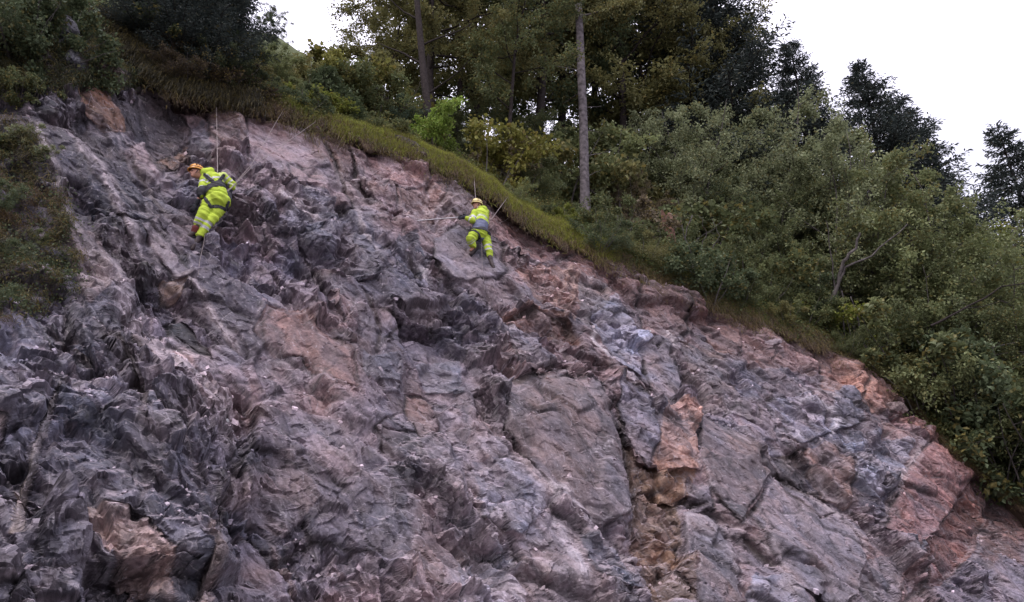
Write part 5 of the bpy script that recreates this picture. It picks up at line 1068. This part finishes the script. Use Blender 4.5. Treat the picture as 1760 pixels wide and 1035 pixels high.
J1 = dict(head=(337, 297, .55), face=(325, 303, .50), neck=(352, 303, .55), hood=(356, 296, .66), chest=(366, 311, .58), waist=(371, 328, .60), hem=(372, 336, .62), pelvis=(373, 341, .62), butt=(375, 344, .70), shL=(352, 307, .55), shR=(384, 305, .58),
          elL=(347, 332, .50), haL=(337, 352, .22), cuL=(346, 336, .47), elR=(399, 317, .52), haR=(397, 328, .40), cuR=(399, 322, .48), hipL=(362, 346, .58), hipR=(384, 347, .60),
          knL=(347, 373, .42), anL=(337, 396, .12), tcL=(338, 393, .14), toL=(331, 403, .02), knR=(361, 380, .38), anR=(343, 408, .08), tcR=(345, 403, .12), toR=(338, 416, .0))
p1, W1, O1 = person('rope worker in yellow suit and orange helmet seen from behind, upper left', (338, 416), J1, None, build1)
def build2(e, J, W, org):
    def jr(n, t, p):
        u = (p-J['waist'])@nrm(J['neck']-J['waist'])
        if n[:3] == 'arm': return 1 if .62 < t < .82 else 0
        if n[:4] == 'fore': return 1 if .2 < t < .45 else 0
        if n == 'hood': return 0
        if u < -.10: return 2
        return 1 if .03 < u < .065 or .13 < u < .17 else 0
    def trr(n, t, p): return 1 if n[:4] == 'shin' and (.06 < t < .2 or .42 < t < .56) else 0
    jm, tm = common(e, J, dict(face=J['face']-J['head'], hup=(0, .05, 1), back=(.3, -1, 0), hdL=W(790, 374, .42)-org-J['haL'], thL=(0, 0, 1), hdR=W(796, 373, .28)-org-J['haR'], thR=(0, 0, 1), grip=1.5, jmats=[HIVIS, REFL, GBLUE], jrule=jr, tmats=[HIVIS, REFL], trule=trr, hmat=CREAM, s=.98))
    def tl(p): return p[2] > J['pelvis'][2]-.02 or segd(p, J['hipR']*.8+J['knR']*.2-[0, .0, 0], J['hipR']*.8+J['knR']*.2+[.01, 0, 0]) < 0
    link('harness', patch_of('harness', tm, tl, .014, .014, BLACK), e)
    def tl2(p):
        a = J['hipR']; d = J['knR']-a; t = (p-a)@d/(d@d); a2 = J['hipL']; d2 = J['knL']-a2; t2 = (p-a2)@d2/(d2@d2)
        return (.12 < t < .30 and segd(p, a, J['knR']) < .16) or (.2 < t2 < .42 and segd(p, a2, J['knL']) < .16)
    link('leg_loops', patch_of('leg_loops', tm, tl2, .014, .014, BLACK), e)
J2 = dict(head=(820, 353, .42), face=(808, 356, .33), neck=(826, 361, .46), hood=(829, 360, .56), chest=(827, 370, .5), waist=(826, 383, .5), hem=(825, 402, .5), pelvis=(825, 400, .5), butt=(826, 401, .52), shL=(817, 366, .52), shR=(834, 365, .42),
          elL=(811, 380, .62), haL=(799, 374, .50), cuL=(803, 376, .53), elR=(822, 379, .22), haR=(804, 372, .34), cuR=(808, 374, .32), hipL=(818, 401, .5), hipR=(832, 402, .46),
          knL=(808, 411, .42), anL=(815, 425, .12), tcL=(813, 421, .22), toL=(809, 430, .04), knR=(838, 422, .30), anR=(843, 446, .07), tcR=(842, 440, .12), toR=(846, 456, .0))
p2, W2, O2 = person('rope worker with cream helmet and two tone jacket holding a long bar, near the edge', (844, 455), J2, None, build2)
# scaling bar held by the second worker
a = W2(806, 372, .44); b_ = W2(716, 379.5, .10); G = Geo(); d = nrm(b_-a); G.tube(np.array([a-d*.05, a+d*.3, (a+b_)/2, b_-d*.06, b_]), [.012, .012, .012, .011, .004], 6)
o = link('scaling_bar', G.mesh('scaling_bar', STEEL), label='long steel scaling bar held out to the left by the right worker', category='bar')
def rope(name, label, pts, rad=.0062, sag=0., grp=None):
    pts = np.array(pts); t = np.linspace(0, len(pts)-1, (len(pts)-1)*10+1); Q = np.stack([np.interp(t, np.arange(len(pts)), pts[:, k]) for k in range(3)], -1); f = t % 1; Q[:, 2] -= sag*4*f*(1-f)
    G = Geo(); G.tube(Q, rad, 6); o = link(name, G.mesh(name, ROPE), label=label, category='rope')
    if grp: o['group'] = grp
def hs(px, w_, dz=.05): return at_px(px, w_)+np.array([0, -.05, dz])
def rd(px, py, cl): return ray(px, py)*(rock_depth(px, py)-cl)+np.array([0, 0, CZ])
def free_rope(a_px, b_px, A0, B0, n=14):
    """straight in the picture, and kept just clear of the rock"""
    da = A0[1]*cp+(A0[2]-CZ)*sp; db = B0[1]*cp+(B0[2]-CZ)*sp; out = [A0]
    for k in range(1, n):
        t = k/n; x = a_px[0]+(b_px[0]-a_px[0])*t; y = a_px[1]+(b_px[1]-a_px[1])*t; out.append(ray(x, y)*min(da+(db-da)*t, rock_depth(x, y)-.28)+np.array([0, 0, CZ]))
    return out+[B0]
kn = rd(432, 283, .38); h1 = hs(489, -.1, .0); h2 = hs(543, -.1, .0); pj = lambda p: [float(v) for v in project(p)]
hand1 = W1(396, 324, .62); hand2 = W1(394, 327, .62)
rope('rope', 'steeper of the two taut ropes from the turf edge to the left worker', free_rope(pj(h1), (432, 283), h1, kn)+free_rope((432, 283), pj(hand1), kn, hand1)[1:]+[W1(380, 333, .74)])
rope('rope', 'flatter of the two taut ropes from the turf edge to the left worker', free_rope(pj(h2), (434, 286), h2, kn+[.02, 0, -.03])+free_rope((434, 286), pj(hand2), kn+[.02, 0, -.03], hand2)[1:]+[W1(380, 334, .74)])
rope('rope', 'thin rope hanging straight down onto the back of the left worker', [hs(372, .0, .0), rd(373, 235, .35), W1(374, 300, .84), W1(374.5, 327, .80)], .0075)
rope('rope', 'rope end hanging below the boots of the left worker', [W1(362, 352, .5), W1(350, 418, .12), rd(343, 450, .05), rd(341, 474, .04)], .004)
rope('rope', 'short taut rope running up from the helmet of the right worker', [hs(814, .1), W2(817.5, 343, .40), W2(824, 372, .62)], .007)
rope('rope', 'taut rope running right from the right worker into the turf', [W2(832, 384, .62), W2(846, 375, .45), hs(874, -.05, .1)], .007)
rope('rope', 'slack rope curving up right of the right worker into the turf', [rd(858, 383, .08), rd(868, 380, .1), rd(878, 371, .12), hs(890, .2, .15)], .006)
rope('rope', 'rope hanging down between the legs of the right worker', [W2(826, 404, .45), W2(828, 425, .28), rd(829, 462, .06), rd(832, 490, .05), rd(833, 500, .05)], .0045)
